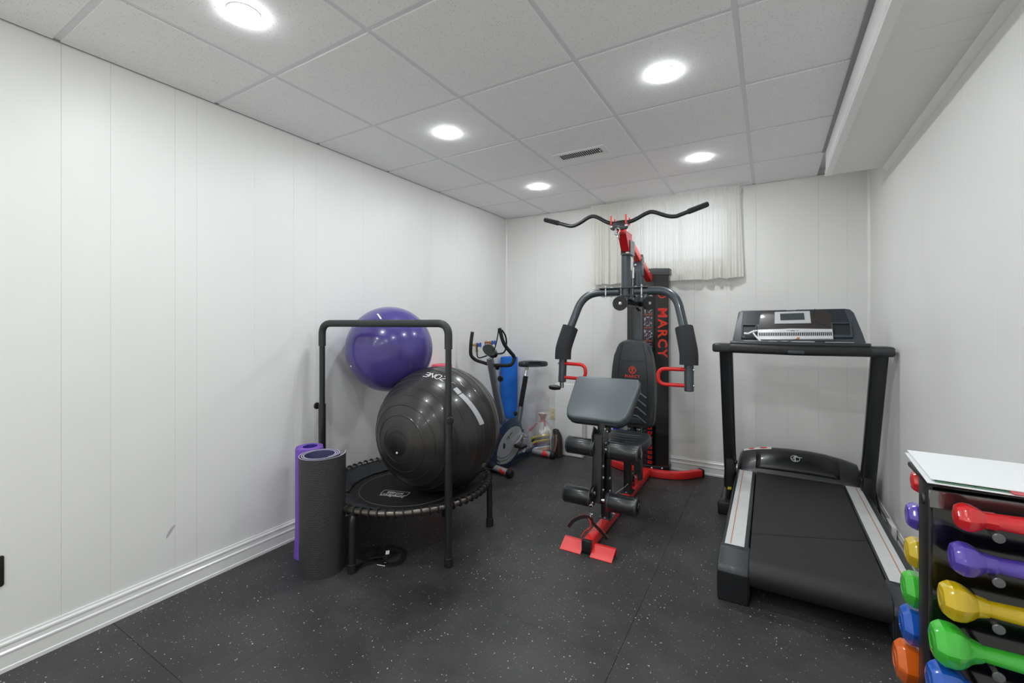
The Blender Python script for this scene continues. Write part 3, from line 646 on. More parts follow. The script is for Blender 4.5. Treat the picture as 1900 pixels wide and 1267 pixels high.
# lettering down the angled right face
p0 = Vector((TWX+.081, TY+.004, 0)); p1 = Vector((TWX+.177, TY+.064, 0)); ex = (p1-p0).normalized(); nz = Vector((ex.y, -ex.x, 0)); mid = (p0+p1)/2
text_mb('MARCY', .110, frame(mid+Vector((0, 0, 1.215))+nz*.0008, (0, 0, -1), ex, nz), .0006, spacing=1.22, bold=.003).build('tower_lettering', redprint_m, gm_, smooth=0)
def emblem(name, c, x, y, z, r, m, parent):
    q = MB(); Mf_ = frame(c, x, y, z); n = 28
    vs = [(rr*math.cos(2*PI*k/n), rr*math.sin(2*PI*k/n), h) for rr, h in ((r, 0), (r, .0008), (r*.80, .0008), (r*.80, 0)) for k in range(n)]
    q.add(vs, [(a*n+k, a*n+(k+1) % n, (a+1)*n+(k+1) % n, (a+1)*n+k) for a in range(3) for k in range(n)], Mf_)
    for pts, w in (([(-.5, .12), (0, .62), (.5, .12)], .16), ([(0, .5), (0, 0), (-.3, -.62)], .15), ([(0, 0), (.3, -.62)], .15)):
        ribbon(q, [Mf_ @ Vector((a*r, b*r, 0)) for a, b in pts], w*r, lambda p: z, .0008)
    return q.build(name, m, parent, smooth=0)
emblem('tower_emblem', mid+Vector((0, 0, 1.545))+nz*.0006, (0, 0, -1), ex, nz, .040, redprint_m, gm_)
# exercise chart (flat print) on the front face
cm_ = mat('chart_print', (40, 44, 60), .35, coat=.5)
def chart_nodes(m):
    b = m.node_tree.nodes['Principled BSDF']; geo = N(m, 'ShaderNodeNewGeometry'); n = N(m, 'ShaderNodeTexNoise'); n.inputs['Scale'].default_value = 60; n.inputs['Detail'].default_value = 6; n.inputs['Roughness'].default_value = .7
    L(m, geo.outputs['Position'], n.inputs['Vector']); r = N(m, 'ShaderNodeValToRGB'); e = r.color_ramp.elements; r.color_ramp.interpolation = 'CONSTANT'
    e[0].position = 0; e[0].color = (.006, .006, .010, 1); e[1].position = .50; e[1].color = (.03, .045, .10, 1)
    for p, c in ((.545, (.40, .28, .24, 1)), (.59, (.62, .62, .66, 1)), (.645, (.38, .05, .04, 1)), (.68, (.72, .70, .68, 1))): q = r.color_ramp.elements.new(p); q.color = c
    L(m, n.outputs['Fac'], r.inputs['Fac']); L(m, r.outputs['Color'], b.inputs['Base Color'])
chart_nodes(cm_)
ch = MB().box((TWX-.070, TY-.0006, .95), (TWX+.076, TY+.004, 1.60)).build('exercise_chart', mat('chart_black', (16, 16, 18), .3, coat=.4), gm_, smooth=0)
for i in range(5):
    for j in range(2):
        z = 1.575-.112*i; x = TWX+.004+.036*j
        MB().box((x-.016, TY-.0012, z-.085), (x+.016, TY-.0005, z)).build('exercise_picture', cm_, ch, smooth=0)
        MB().box((x-.016, TY-.0012, z-.102), (x+.016, TY-.0005, z-.091)).build('caption_strip', mat('caption_red', (150, 70, 58), .5), ch, smooth=0)
text_mb('0', .05, frame((TWX+.055, TY-.0008, .985), (1, 0, 0), (0, 0, 1), (0, -1, 0)), .0004, bold=.003).build('chart_mark', redprint_m, ch, smooth=0)
# mast, boom and pivot tube
MB().bar((G0, 3.455, .075), (G0, 3.455, 1.70), .056, .072, .006, (0, 1, 0)).build('upright_post', char_m, gm_)
boom = [(G0, 2.985, 1.945), (G0, 3.86, 1.655)]
MB().bar(boom[0], boom[1], .05, .055, .005).build('top_boom', red_m, gm_)
for k, f in enumerate((.06, .28, .52, .80)):
    p = Vector(boom[0])*(1-f)+Vector(boom[1])*f; bolt(gm_, p+Vector((.0255, 0, .004)), (1, 0, 0), .0085); 
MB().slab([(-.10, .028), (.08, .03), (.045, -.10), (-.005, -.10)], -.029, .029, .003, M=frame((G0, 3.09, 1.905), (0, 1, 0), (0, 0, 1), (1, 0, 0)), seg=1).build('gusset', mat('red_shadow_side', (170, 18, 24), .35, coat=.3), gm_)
for sx in (-1, 1): MB().box((sx*.031, 3.10, 1.79), (sx*.035, 3.21, 1.885), .001, T(G0, 0, 0), 1).build('hinge_plate', char_m, gm_)
MB().box((-.036, 3.10, 1.782), (.036, 3.215, 1.792), .001, T(G0, 0, 0), 1).build('hinge_plate', char_m, gm_)
MB().slab([(-.03, -.06), (.045, -.06), (.045, .085), (.01, .11), (-.03, .05)], -.033, .033, .003, M=frame((G0, 3.455, 1.72), (0, 1, 0), (0, 0, 1), (1, 0, 0)), seg=1).build('boom_bracket', char_m, gm_)
bolt(gm_, (G0-.012, 3.420, 1.745), (0, -1, 0)); bolt(gm_, (G0+.034, 3.46, 1.755), (1, 0, 0))
MB().cyl((G0-.012, 3.155, 1.785), (G0-.012, 3.155, 1.465), .034, 22).build('pivot_tube', char_m, gm_)
MB().cyl((G0-.012+.05, 3.20, 1.66), (G0-.012+.05, 3.20, 1.48), .011, 12).build('guide_rod', black_m, gm_)
MB().tube([(G0+.03, 3.18, 1.86), (G0+.028, 3.19, 1.47)], .0028, 6).build('cable', steel_m, gm_)
MB().cyl((G0+.029, 3.187, 1.70), (G0+.029, 3.187, 1.62), .0075, 8).build('cable_clamp', white_m, gm_)
# lat-bar hooks
MB().slab(rrect(.125, .055, .022), -.012, .012, .003, M=frame((G0-.012, 2.985, 1.965), (1, 0, 0), (0, 0, 1), (0, -1, 0))).build('bar_rest', blk_m, gm_)
for sx in (-1, 1):
    MB().sweep(fillet([(G0-.012+sx*.052, 3.000, 1.968), (G0-.012+sx*.052, 2.968, 1.972), (G0-.012+sx*.052, 2.966, 2.035)], .012, 4), rrect(.011, .008, .002, 1)).build('hook', red_m, gm_)
    MB().sweep(fillet([(G0-.012+sx*.052, 3.000, 1.968), (G0-.012+sx*.052, 3.052, 1.974), (G0-.012+sx*.052, 3.054, 2.03)], .012, 4), rrect(.011, .008, .002, 1)).build('hook', red_m, gm_)
    bolt(gm_, (G0-.012+sx*.052, 2.972, 1.962), (0, -1, 0), .011)
# top pulley, chain links
def pulley(c, d, r, w=.018):
    d = Vector(d).normalized(); c = Vector(c)
    q = MB().lathe([(.006, -w/2), (r, -w/2), (r, -w/2+.003), (r-.008, -.003), (r-.008, .003), (r, w/2-.003), (r, w/2), (.006, w/2)], c, d, 26, close=True).build('pulley', black_m, gm_)
    MB().lathe([(.011, 0), (.011, .005), (.004, .007)], c+d*(w/2), d, 10).build('axle_bolt', bolt_m, q); MB().lathe([(.011, 0), (.011, .005), (.004, .007)], c-d*(w/2), -d, 10).build('axle_bolt', bolt_m, q)
    return q
def link(mb, c, axis, side, l, w, r):
    a = Vector(axis).normalized(); b = Vector(side).normalized(); c = Vector(c); pts = []
    for k in range(20): t = 2*PI*k/20; pts.append(c+a*(math.cos(t)*w/2+(l/2-w/2)*(1 if math.cos(t) > 0 else -1))+b*(math.sin(t)*w/2))
    return mb.sweep(pts, ring(r, 6), closed=True)
q = MB(); link(q, (G0-.020, 2.965, 1.925), (.3, 0, 1), (1, .2, -.3), .05, .03, .004); link(q, (G0-.012, 2.965, 1.895), (-.2, .2, 1), (.3, 1, 0), .04, .02, .003); q.torus((G0-.016, 2.968, 1.93), (.4, 1, .2), .018, .004, 16, 6); q.build('snap_link', steel_m, gm_)
pulley((G0-.012, 3.05, 1.80+.0), (1, 0, 0), .0001+.04) if False else None
pulley((G0-.045, 3.115, 1.435), (.35, -.94, 0), .052, .02)
pulley((G0+.115, 3.30, 1.44), (.75, -.66, 0), .05, .02)
MB().bar((G0-.03, 3.13, 1.435), (G0+.02, 3.42, 1.435), .03, .05, .004).build('pulley_arm', blk_m, gm_)
MB().bar((G0+.02, 3.42, 1.445), (G0+.11, 3.30, 1.445), .02, .05, .003).build('pulley_arm', blk_m, gm_)
MB().bar((G0-.005, 3.16, 1.49), (G0+.02, 3.42, 1.40), .026, .03, .003).build('pivot_strut', blk_m, gm_)
# press arms
for z, nm in ((1.548, 0), (1.492, 1)): MB().box((G0-.20, 3.105, z-.003), (G0+.15, 3.175, z+.003), .001, seg=1).build('press_plate', char_m, gm_)
for sx in (-1, 1):
    for z, xx in ((1.4885, .18), (1.4885, .11), (1.5515, .10)): bolt(gm_, (G0-.02+sx*xx*.85, 3.125, z-.001 if z < 1.5 else z), (0, 0, -1 if z < 1.5 else 1), .009)
    MB().cyl((G0-.02+sx*.13, 3.112, 1.475), (G0-.02+sx*.13, 3.112, 1.566), .006, 8).build('press_pin', steel_m, gm_)
    hx = G0+sx*.437
    path = fillet([(G0+sx*.055, 3.14, 1.52), (G0+sx*.33, 3.14, 1.52), (hx, 3.005, 1.13), (hx+sx*.004, 2.985, .862)], [0, .13, .09, 0], 9)
    a = MB().tube(path, .029, 18).build('press_arm', char_m, gm_)
    MB().cyl((hx+sx*.004, 2.985, .868), (hx+sx*.004, 2.985, .858), .0285, 16, .003).build('tube_plug', black_m, a)
    pp = [Vector((hx-sx*.036, 3.048, 1.262)), Vector((hx-sx*.012, 3.015, 1.16)), Vector((hx, 3.000, 1.095)), Vector((hx+sx*.001, 2.994, 1.025))]
    MB().sweep(smoothline(pp, 4), rrect(.112, .112, .045, 5), (1, 0, 0)).build('foam_grip', foam_m, a)
    D = fillet([(hx, 2.99, .995), (hx-sx*.185, 2.97, .995), (hx-sx*.185, 2.97, .893), (hx, 2.985, .893)], .058, 7)
    MB().tube(D, .0125, 12).build('side_handle', mat('red_rubber_grip', (216, 36, 36), .42), a)
    for z in (.995, .893): MB().cyl((hx+sx*.028, 2.985, z), (hx+sx*.036, 2.985, z), .008, 8).build('bolt', bolt_m, a)
hx = G0-.437
MB().bar((hx-.004, 2.98, .862), (hx-.004, 2.98, .815), .022, .03, .003, (0, 1, 0)).build('latch_bracket', steel_m, gm_)
MB().slab([(.048*math.cos(t), .022*math.sin(t)) for t in [2*PI*k/20 for k in range(20)]], -.012, .012, .005, M=T(hx-.055, 2.965, .815) @ RX(R(12))).build('latch_lever', black_m, gm_)
# backrest
def pad_outline(ws): return [(w, t) for t, w in ws]+[(-w, t) for t, w in ws[::-1]]
BW = [(-.325, .10), (-.322, .125), (-.305, .148), (-.27, .160), (-.15, .166), (0, .164), (.12, .156), (.21, .142), (.27, .124), (.30, .106), (.32, .078), (.33, .045)]
bx = G0-.012
Mb = frame((bx, 3.385, .835), (1, 0, 0), (0, .04, 1), (0, -1, .04))
bp_ = MB().slab(pad_outline(BW), 0, .065, .016, Mb, 4).build('backrest', vinyl_m, gm_)
MB().slab([(x*1.004, y*1.002) for x, y in pad_outline(BW)], -.012, .002, .003, Mb).build('back_board', black_m, bp_)
sv = MB()
seam_m = mat('vinyl_seam', (92, 97, 102), .3)
for sx in (-1, 1):
    sv.tube([Mb @ Vector((sx*x, y, .0655)) for x, y in ((.075, .31), (.098, .2), (.112, .05), (.118, -.12), (.116, -.22))], .0016, 5)
for y, w in ((.17, .085), (.025, .105)): sv.tube([Mb @ Vector((-w, y, .0655)), Mb @ Vector((w, y, .0655))], .0014, 5)
sv.build('seam', mat('seam_dark', (22, 24, 27), .4), bp_)
for i in range(4):
    y = -.055-.062*i
    for sx in (-1, 1):
        MB().sweep([Mb @ Vector((sx*.012, y, .064)), Mb @ Vector((sx*.040, y, .064)), Mb @ Vector((sx*.104, y-.048, .064))], rrect(.012, .016, .005, 2), tuple(Mb.col[2][:3])).build('quilted_rib', seam_m, bp_)
q = MB(); q.slab([(-.09, -.30), (.09, -.30), (.05, -.255), (-.05, -.255)], .062, .072, .006, Mb); q.build('lumbar_pad', vinyl_m, bp_)
emblem('back_emblem', Mb @ Vector((0, .100, .0656)), Vector((1, 0, 0)), Vector(Mb.col[1][:3]), Vector(Mb.col[2][:3]), .028, redprint_m, bp_)
text_mb('MARCY', .030, Mb @ T(0, .052, .0656), .0006, spacing=1.2, bold=.0003).build('back_lettering', redprint_m, bp_, smooth=0)
MB().bar((G0, 3.40, .50), (G0, 3.44, .42), .05, .03, .003).build('back_bracket', black_m, gm_)
for sx in (-1, 1): bolt(gm_, (bx+sx*.035, 3.36, .485), (0, -1, .3), .013); MB().bar((bx+sx*.035, 3.37, .47), (bx+sx*.035, 3.40, .55), .02, .012, .002).build('back_bracket', black_m, gm_)
MB().box((TWX+.085, TY-.012, .80), (TWX+.096, TY+.002, .84), .002).build('selector_tab', mat('marker_red', (238, 20, 30), .4), gm_)
# seat
SW = [(-.15, .11), (-.145, .135), (-.12, .152), (-.02, .168), (.08, .166), (.13, .150), (.15, .125), (.155, .09)]
Ms = T(G0, 3.09, .425) @ RX(R(4))
st_ = MB().slab(pad_outline(SW), 0, .062, .018, Ms, 4).build('seat', vinyl_m, gm_)
for k in range(4):
    y = -.10+.05*k; MB().sweep(smoothline([Ms @ Vector((-.09, y+.012, .061)), Ms @ Vector((-.03, y, .0615)), Ms @ Vector((.03, y, .0615)), Ms @ Vector((.09, y+.012, .061))], 3), rrect(.007, .007, .003, 2), tuple(Ms.col[2][:3])).build('quilted_rib', seam_m, st_)
MB().bar((G0, 3.16, .075), (G0, 3.16, .43), .05, .055, .005, (0, 1, 0)).build('seat_post', blk_m, gm_)
MB().box((G0-.04, 3.11, .074), (G0+.04, 3.21, .080), .001, seg=1).build('foot_plate', bolt_m if False else blk_m, gm_); bolt(gm_, (G0, 3.118, .08), (0, 0, 1)); bolt(gm_, (G0, 3.205, .08), (0, 0, 1))
MB().bar((G0, 2.60, .545), (G0, 3.25, .40), .05, .05, .005).build('seat_beam', blk_m, gm_)
MB().bar((G0-.002, 3.20, .41), (G0-.002, 3.43, .38), .05, .04, .004).build('seat_beam', blk_m, gm_)
# front post, leg developer
MB().bar((G0, 2.68, .075), (G0, 2.665, .56), .056, .062, .006, (0, 1, 0)).build('front_post', blk_m, gm_)
MB().box((G0-.04, 2.635, .074), (G0+.04, 2.735, .080), .001, seg=1).build('foot_plate', steel_m if False else char_m, gm_); bolt(gm_, (G0, 2.645, .08), (0, 0, 1)); bolt(gm_, (G0+.03, 2.725, .08), (0, 0, 1))
MB().bar((G0-.012, 2.575, .615), (G0-.012, 2.535, .215), .06, .055, .006, (0, 1, 0)).build('leg_lever', blk_m, gm_)
for z in (.43, .36, .285): bolt(gm_, (G0+.0175, 2.555, z), (1, -.4, 0), .010)
bolt(gm_, (G0+.0285, 2.65, .33), (1, -.2, 0), .010); bolt(gm_, (G0+.0285, 2.65, .25), (1, -.2, 0), .010)
for s in (-1, 1): MB().slab([(-.05, -.075), (.03, -.05), (.045, .05), (-.02, .085), (-.055, .03)], -.004, .004, .002, M=frame((G0-.012+s*.036, 2.595, .575), (0, 1, 0), (0, 0, 1), (1, 0, 0)), seg=1).build('pivot_plate', blk_m, gm_)
bolt(gm_, (G0-.012+.040, 2.575, .56), (1, -.2, 0), .013); bolt(gm_, (G0-.012+.040, 2.60, .63), (1, -.2, 0), .009)
RZS = ((2.572, .528, 0), (2.53, .235, 1))
for y, z, k in RZS:
    MB().cyl((G0-.235, y, z), (G0+.235, y, z), .011, 10).build('roller_axle', steel_m, gm_)
    for s in (-1, 1):
        a0, a1 = (G0+.008+s*.040, G0+.008+s*.228)
        rl = MB().cyl((a0, y, z), (a1, y, z), .053, 26, .008).build('roller_pad', mat('roller_vinyl', (32, 34, 37), .3, coat=.15), gm_)
        MB().torus((a0+s*.018, y, z), (1, 0, 0), .0533, .0012, 26, 5).build('roller_seam', seam_m, rl); MB().torus((a1-s*.010, y, z), (1, 0, 0), .0528, .0012, 26, 5).build('roller_seam', seam_m, rl)
        MB().cyl((a1, y, z), (a1+s*.006, y, z), .026, 16, .002).build('roller_cap', blackg_m, rl)
# curl pad
Mc = frame((G0-.045, 2.735, .792), (1, 0, 0), (0, .72, .694), (0, -.694, .72))
CO = [(-.150, -.172), (.125, -.172), (.160, -.160), (.185, -.130), (.200, -.09), (.218, .12), (.216, .155), (.200, .172), (-.200, .172), (-.216, .158), (-.220, .13), (-.212, -.10), (-.200, -.145), (-.180, -.165)]
cpad = MB().slab(CO, -.028, .034, .016, Mc, 4).build('curl_pad', mat('grey_black_vinyl', (86, 94, 99), .38, bump=(200, .12, .001)), gm_)
q = MB(); q.sweep([Mc @ Vector((x*1.004, y*1.004, -.002)) for x, y in CO], ring(.003, 6), closed=True); q.build('piping', black_m, cpad)
MB().slab([(x*.98, y*.98) for x, y in CO], -.040, -.027, .003, Mc).build('curl_board', black_m, cpad)
MB().bar((G0-.012, 2.625, .55), (G0-.012, 2.642, .715), .05, .05, .005, (0, 1, 0)).build('curl_post', blk_m, gm_)
MB().lathe([(.010, 0), (.020, .003), (.021, .016), (.010, .020)], (G0+.018, 2.645, .635), (1, 0, 0), 12).build('adjust_knob', black_m, gm_); 
# low pulley, chain, cable
pulley((G0-.020, 2.487, .285), (1, 0, 0), .040, .02)
MB().tube([(G0+.02, 2.60, .215), (G0+.02, 3.0, .16), (G0+.0, 3.40, .12)], .003, 6).build('cable', steel_m, gm_)
pulley((G0+.0, 3.31, .135), (1, 0, 0), .045, .02); MB().box((G0-.02, 3.27, .075), (G0-.016, 3.35, .15)).box((G0+.016, 3.27, .075), (G0+.02, 3.35, .15)).build('pulley_bracket', red_m, gm_, smooth=0)
bolt(gm_, (G0+.02, 3.30, .135), (1, 0, 0)); bolt(gm_, (G0+.0265, 3.24, .165), (1, 0, 0)); 
q = MB(); q.torus((G0-.020, 2.468, .232), (.6, 1, 0), .009, .0025, 14, 6); link(q, (G0-.022, 2.462, .195), (-.1, -.05, 1), (1, .2, .1), .055, .022, .0028); q.torus((G0-.027, 2.458, .158), (.3, .1, 1), .008, .0022, 14, 6); q.build('carabiner', steel_m, gm_)
MB().tube([(G0-.020, 2.447, .30), (G0-.020, 2.452, .24)], .003, 6).build('cable', black_m, gm_)
# lat bar hung on the hooks
lb = thing('lat_bar', 'wavy black lat pulldown bar resting on the red hooks', 'bar', (G0, 3.01, 1.99))
LP = [(.985, 2.082), (1.13, 2.030), (1.20, 2.009), (1.262, 2.024), (1.335, 2.058), (1.385, 2.056), (1.47, 2.006), (1.52, 1.992), (1.62, 1.992), (1.67, 2.004), (1.745, 2.036), (1.79, 2.038), (1.87, 2.004), (1.925, 1.992), (1.975, 2.003), (2.118, 2.045)]
pth = smoothline([(x, 3.01, z) for x, z in LP], 5)
MB().tube(pth, .0135, 14).build('bar', satin_m, lb)
for a, b in (((LP[0]), (LP[1])), ((LP[-1]), (LP[-2]))):
    A = Vector((a[0], 3.01, a[1])); Bv = Vector((b[0], 3.01, b[1])); d = (Bv-A).normalized()
    MB().tube([A-d*.012, A-d*.008, A, A+d*.11, A+d*.118], .018, 14, scale=[.4, .8, 1, 1, .9]).build('grip', foam_m, lb)
MB().cyl((1.538, 3.01, 1.992), (1.597, 3.01, 1.992), .0165, 14).build('collar', black_m, lb)
# ankle strap hanging from the low carabiner
an = thing('ankle_strap', 'red and black ankle strap dangling over the gym base rail', 'strap', (G0-.03, 2.44, .08))
def two_ply(pts, w, up):
    P = smoothline(pts, 7)
    MB().sweep(P, [(-w/2, .0), (w/2, .0), (w/2, .0028), (-w/2, .0028)], up).build('red_webbing', mat('red_webbing_cloth', (226, 62, 44), .6), an, smooth=0)
    MB().sweep(P, [(-w*.52, -.0030), (w*.52, -.0030), (w*.52, -.0002), (-w*.52, -.0002)], up).build('black_lining', cord_m, an, smooth=0)
two_ply([(G0-.035, 2.452, .145), (G0-.020, 2.445, .125), (G0-.022, 2.435, .098), (G0-.045, 2.415, .080), (G0-.06, 2.395, .050)], .02, (1, 0, 0))
two_ply([(G0-.026, 2.452, .150), (G0-.065, 2.44, .152), (G0-.115, 2.42, .125), (G0-.145, 2.41, .085)], .02, (0, 1, 0))
two_ply([(G0-.022, 2.46, .148), (G0-.005, 2.46, .115), (G0+.035, 2.465, .081), (G0+.075, 2.47, .040)], .018, (0, 1, 0))

# ================================================================== TREADMILL
td = thing('treadmill', 'black treadmill with silver side strips and wide console facing the camera', 'treadmill', (2.61, 3.0, 0))
slate2_m = mat('slate_plastic', (58, 66, 74), .42); dkpl_m = mat('graphite_plastic', (36, 40, 45), .36, coat=.2); silver_m = mat('silver_plastic', (206, 208, 212), .32, .35)
belt_m = mat('belt_rubber', (34, 33, 34), .55, noise=(5, .18), bump=(700, .2, .001))
# running belt: closed loop extruded across x
def loop_x(prof, x0, x1, name, m, bev=0):
    n = len(prof); vs = [(x0, y, z) for y, z in prof]+[(x1, y, z) for y, z in prof]
    fs = [(i, (i+1) % n, n+(i+1) % n, n+i) for i in range(n)]+[tuple(range(n-1, -1, -1)), tuple(range(n, 2*n))]
    return MB().add(vs, fs).build(name, m, td, smooth=30)
bpf = [(3.86, .06), (3.86, .200), (3.2, .199), (2.60, .197), (2.42, .194)]+[(2.330-.062*math.sin(R(a)), .132+.062*math.cos(R(a))) for a in range(0, 181, 15)]+[(2.45, .068)]
lp = loop_x(bpf, 2.378, 2.884, 'running_belt', belt_m)
MB().add([(2.379, 2.60, .1978), (2.379, 2.632, .1981), (2.883, 2.845, .1987), (2.883, 2.80, .1986)], [(0, 1, 2, 3)]).add([(2.379, 2.60, .1982), (2.379, 2.632, .1985), (2.883, 2.845, .1991), (2.883, 2.80, .1990)], [(0, 1, 2, 3)]).build('belt_seam', mat('belt_seam_black', (20, 20, 21), .4), lp, smooth=0)
MB().box((2.37, 2.46, .055), (2.89, 3.84, .066)).build('deck_pan', black_m, td, smooth=0)
for s, x0, x1 in ((-1, 2.246, 2.374), (1, 2.888, 3.012)):
    pr_ = [(3.86, .05), (3.86, .190), (2.44, .186), (2.44, .05)]
    rail = MB().slab([(x0, 2.40), (x1, 2.40), (x1, 3.86), (x0, 3.86)], .05, .195, .012).build('side_rail', dkpl_m, td)
    a0, a1 = (2.266, 2.352) if s < 0 else (2.900, 2.982)
    MB().box((a0, 2.425, .1945), (a1, 3.70, .198), .001, seg=1).build('foot_strip', mat('strip_silver_paper', (214, 215, 215), .38, noise=(30, .05)), rail)
    xo = a0+.024 if s < 0 else a1-.03
    MB().box((xo, 2.43, .1979), (xo+.0045, 3.69, .1984)).build('orange_line', mat('orange_line', (190, 128, 92), .5), rail, smooth=0)
    # rear end cap, sloping down to the back
    o_ = [(2.27, .03), (2.27, .135), (2.285, .158), (2.43, .196), (2.43, .03)]
    xs0, xs1 = (2.243, 2.380) if s < 0 else (2.882, 3.015)
    MB().slab(o_[::-1], xs0, xs1, .010, M=frame((0, 0, 0), (0, 1, 0), (0, 0, 1), (1, 0, 0))).build('rear_cap', mat('cap_graphite', (52, 56, 61), .35, coat=.3), td)
    MB().slab([(2.262, .004), (2.262, .132), (2.30, .132), (2.44, .05), (2.44, .004)][::-1], xs0+.004, xs1-.004, .006, M=frame((0, 0, 0), (0, 1, 0), (0, 0, 1), (1, 0, 0))).build('rear_foot', black_m, td)
    # floor tube and upright
    px_ = 2.205 if s < 0 else 3.015; fx_ = 2.195 if s < 0 else 3.025
    MB().tube([(fx_, 3.95, .046), (fx_, 3.34, .046)], .036, 16).build('floor_tube', satin_m, td)
    MB().box((fx_-.040, 3.27, .001), (fx_+.040, 3.345, .085), .01).build('tube_cap', black_m, td)
    MB().slab(rrect(.075, .14, .02), .03, .30, .006, M=T(px_, 3.68, 0)).build('post_bracket', black_m, td)
    MB().lathe([(.012, 0), (.017, .003), (.014, .012), (.003, .014)], (px_+.036*(-s), 3.62, .27), (-s, -.3, 0), 12).build('bracket_knob', black_m, td)
    MB().sweep([(px_, 3.665, .22), (px_, 3.30, 1.115)], rrect(.05, .082, .014, 4), (1, 0, 0)).build('upright', satin_m, td)
    MB().add([(px_-.0379 if s < 0 else px_-.038, 3.60, .10), (px_-.038, 3.66, .10), (px_-.038, 3.66, .16), (px_-.038, 3.60, .16)], [(0, 1, 2, 3)]).build('warning_sticker', white_m, td, smooth=0)
    yl = MB(); yl.box((-.010, -.02, 0), (.010, .02, .001)); 
    o = MB().box((-.012, -.028, .0), (.012, .028, .0012), M=frame((fx_+(.012 if s < 0 else -.012), 3.575 if s < 0 else 3.50, .083 if s < 0 else .083), (1, 0, 0), (0, 1, 0), (0, 0, 1))).build('warning_sticker', mat('yellow_sticker', (226, 206, 60), .5), td, smooth=0)
# motor hood
HX = [2.245, 2.262, 2.285, 2.34, 2.40, 2.50, 2.60, 2.70, 2.80, 2.90, 2.95, 2.985, 3.005, 3.015]
def hood_z(x): 
    t = (x-2.63)/.385; return .292+.066*(1-abs(t)**2.4)
g = []
for f in [0, .04, .12, .25, .4, .55, .7, .85, 1.0, 1.15, 1.3]:
    row = []
    for x in HX:
        zt = hood_z(x); e = min(1, (x-2.245)/.03, (3.015-x)/.03); e = max(0, e)**.5
        if f <= 1: y = 3.685+.175*f; z = .198+(zt-.198)*(math.sin(f*PI/2)**.9)
        else: y = 3.86+(f-1)*.5; z = zt-.16*((f-1)/.3)**2
        z = .09+(z-.09)*(.55+.45*e); row.append((x, y, z))
    g.append(row)
g = [[(x, g[0][0][1], .05) for x in HX]]+g+[[(x, 4.018, .04) for x in HX]]
g = [[(r_[0][0], r_[0][1], .05)]+r_+[(r_[-1][0], r_[-1][1], .05)] for r_ in g]
MB().sheet(g).build('motor_hood', mat('hood_graphite', (38, 39, 42), .32, coat=.2), td, smooth=40)
g = []
for i in range(9):
    f = .10+.70*i/8; row = []
    for x in [2.372+.502*k/14 for k in range(15)]:
        zt = hood_z(x); t = (x-2.623)/.251; ff = f*(1-.18*abs(t)**6) if i > 5 else f
        y = 3.685+.175*ff-.004; z = .198+(zt-.198)*(math.sin(ff*PI/2)**.9)+.003; row.append((x, y, z))
    g.append(row)
ins = MB().sheet(g).build('hood_insert', mat('hood_black', (16, 17, 20), .3, coat=.2), td, smooth=180, solid=.004)
def hood_pt(x, f): zt = hood_z(x); return Vector((x, 3.685+.175*f-.0075, .198+(zt-.198)*(math.sin(f*PI/2)**.9)+.0065))
lg = MB()
def logo_curve(pts, w): ribbon(lg, [hood_pt(2.622+a*.036, .47+b*.095) for a, b in pts], w, lambda p: (0, -.8, .6), .0008)
el = lambda cx, cy, rx, ry, a0, a1: [(cx+rx*math.cos(R(a)), cy+ry*math.sin(R(a))) for a in range(a0, a1+1, 15)]
logo_curve(el(-.15, 0, .65, 1.0, 20, 330), .004); logo_curve(el(.15, -.1, .55, .8, -150, 170), .004); logo_curve([(-.75, -.35), (-.3, -.1), (.1, .5), (.5, .55), (1.1, .5)], .004); logo_curve([(-.12, 1.0), (-.05, -1.0)], .006)
lg.build('hood_emblem', silver_m, ins, smooth=0)
if False: sk = MB(); sk.add([(2.285, 3.868, hood_z(2.285)+.002), (2.475, 3.868, hood_z(2.475)+.002), (2.475, 3.898, hood_z(2.475)+.0005), (2.285, 3.898, hood_z(2.285)+.0005)], [(0, 1, 2, 3)])
g = [[(2.287+.185*k/10, 3.685+.175*f, .198+(hood_z(2.287+.185*k/10)-.198)*(math.sin(f*PI/2)**.9)+.003) for k in range(11)] for f in (.80, .9, 1.0)]
sk = MB().sheet(g).build('safety_sticker', mat('sticker_cream', (226, 222, 214), .5), td, smooth=0)
for cx_ in (2.345, 2.42): MB().slab([(.026*math.cos(t), .010*math.sin(t)) for t in [2*PI*k/16 for k in range(16)]], 0, .0008, M=frame((cx_, 3.843, hood_z(cx_)+.0025), (1, 0, .13), (0, .97, .24), (0, -.24, .97))).build('sticker_mark', mat('sticker_red', (198, 70, 66), .5), sk, smooth=0)
# console
CV = Vector((0, .17, .235)).normalized(); CN = Vector((0, -CV.z, CV.y)); K = frame((2.60, 3.30, 1.15), (1, 0, 0), CV, CN)
MB().slab([(-.365, -.02), (.365, -.02), (.345, .10), (.318, .262), (.300, .290), (.270, .297), (-.305, .290), (-.328, .278), (-.345, .13)], -.055, 0, .012, K).build('console_body', slate2_m, td)
MB().slab([(-.305, .165), (.288, .178), (.268, .285), (-.298, .281)], -.01, .002, .002, K, 1).build('upper_panel', mat('console_blueblack', (34, 38, 46), .38, coat=.1), td)
mp = MB().slab([(-.208, .100), (.197, .120), (.200, .240), (.185, .270), (.165, .276), (-.172, .266), (-.188, .256), (-.195, .24)], -.002, .007, .003, K, 2).build('display_panel', mat('display_brownblack', (50, 44, 44), .4, coat=.1), td)
dp = MB().slab([(-.112, .164), (.090, .169), (.086, .268), (-.110, .263)], .006, .0125, .002, K, 1).build('display_bezel', silver_m, td)
MB().slab([(-.078, .190), (.057, .195), (.053, .251), (-.080, .246)], .0120, .0131, .0004, K, 1).build('screen', mat('lcd_grey', (62, 68, 68), .12, coat=.5), dp)
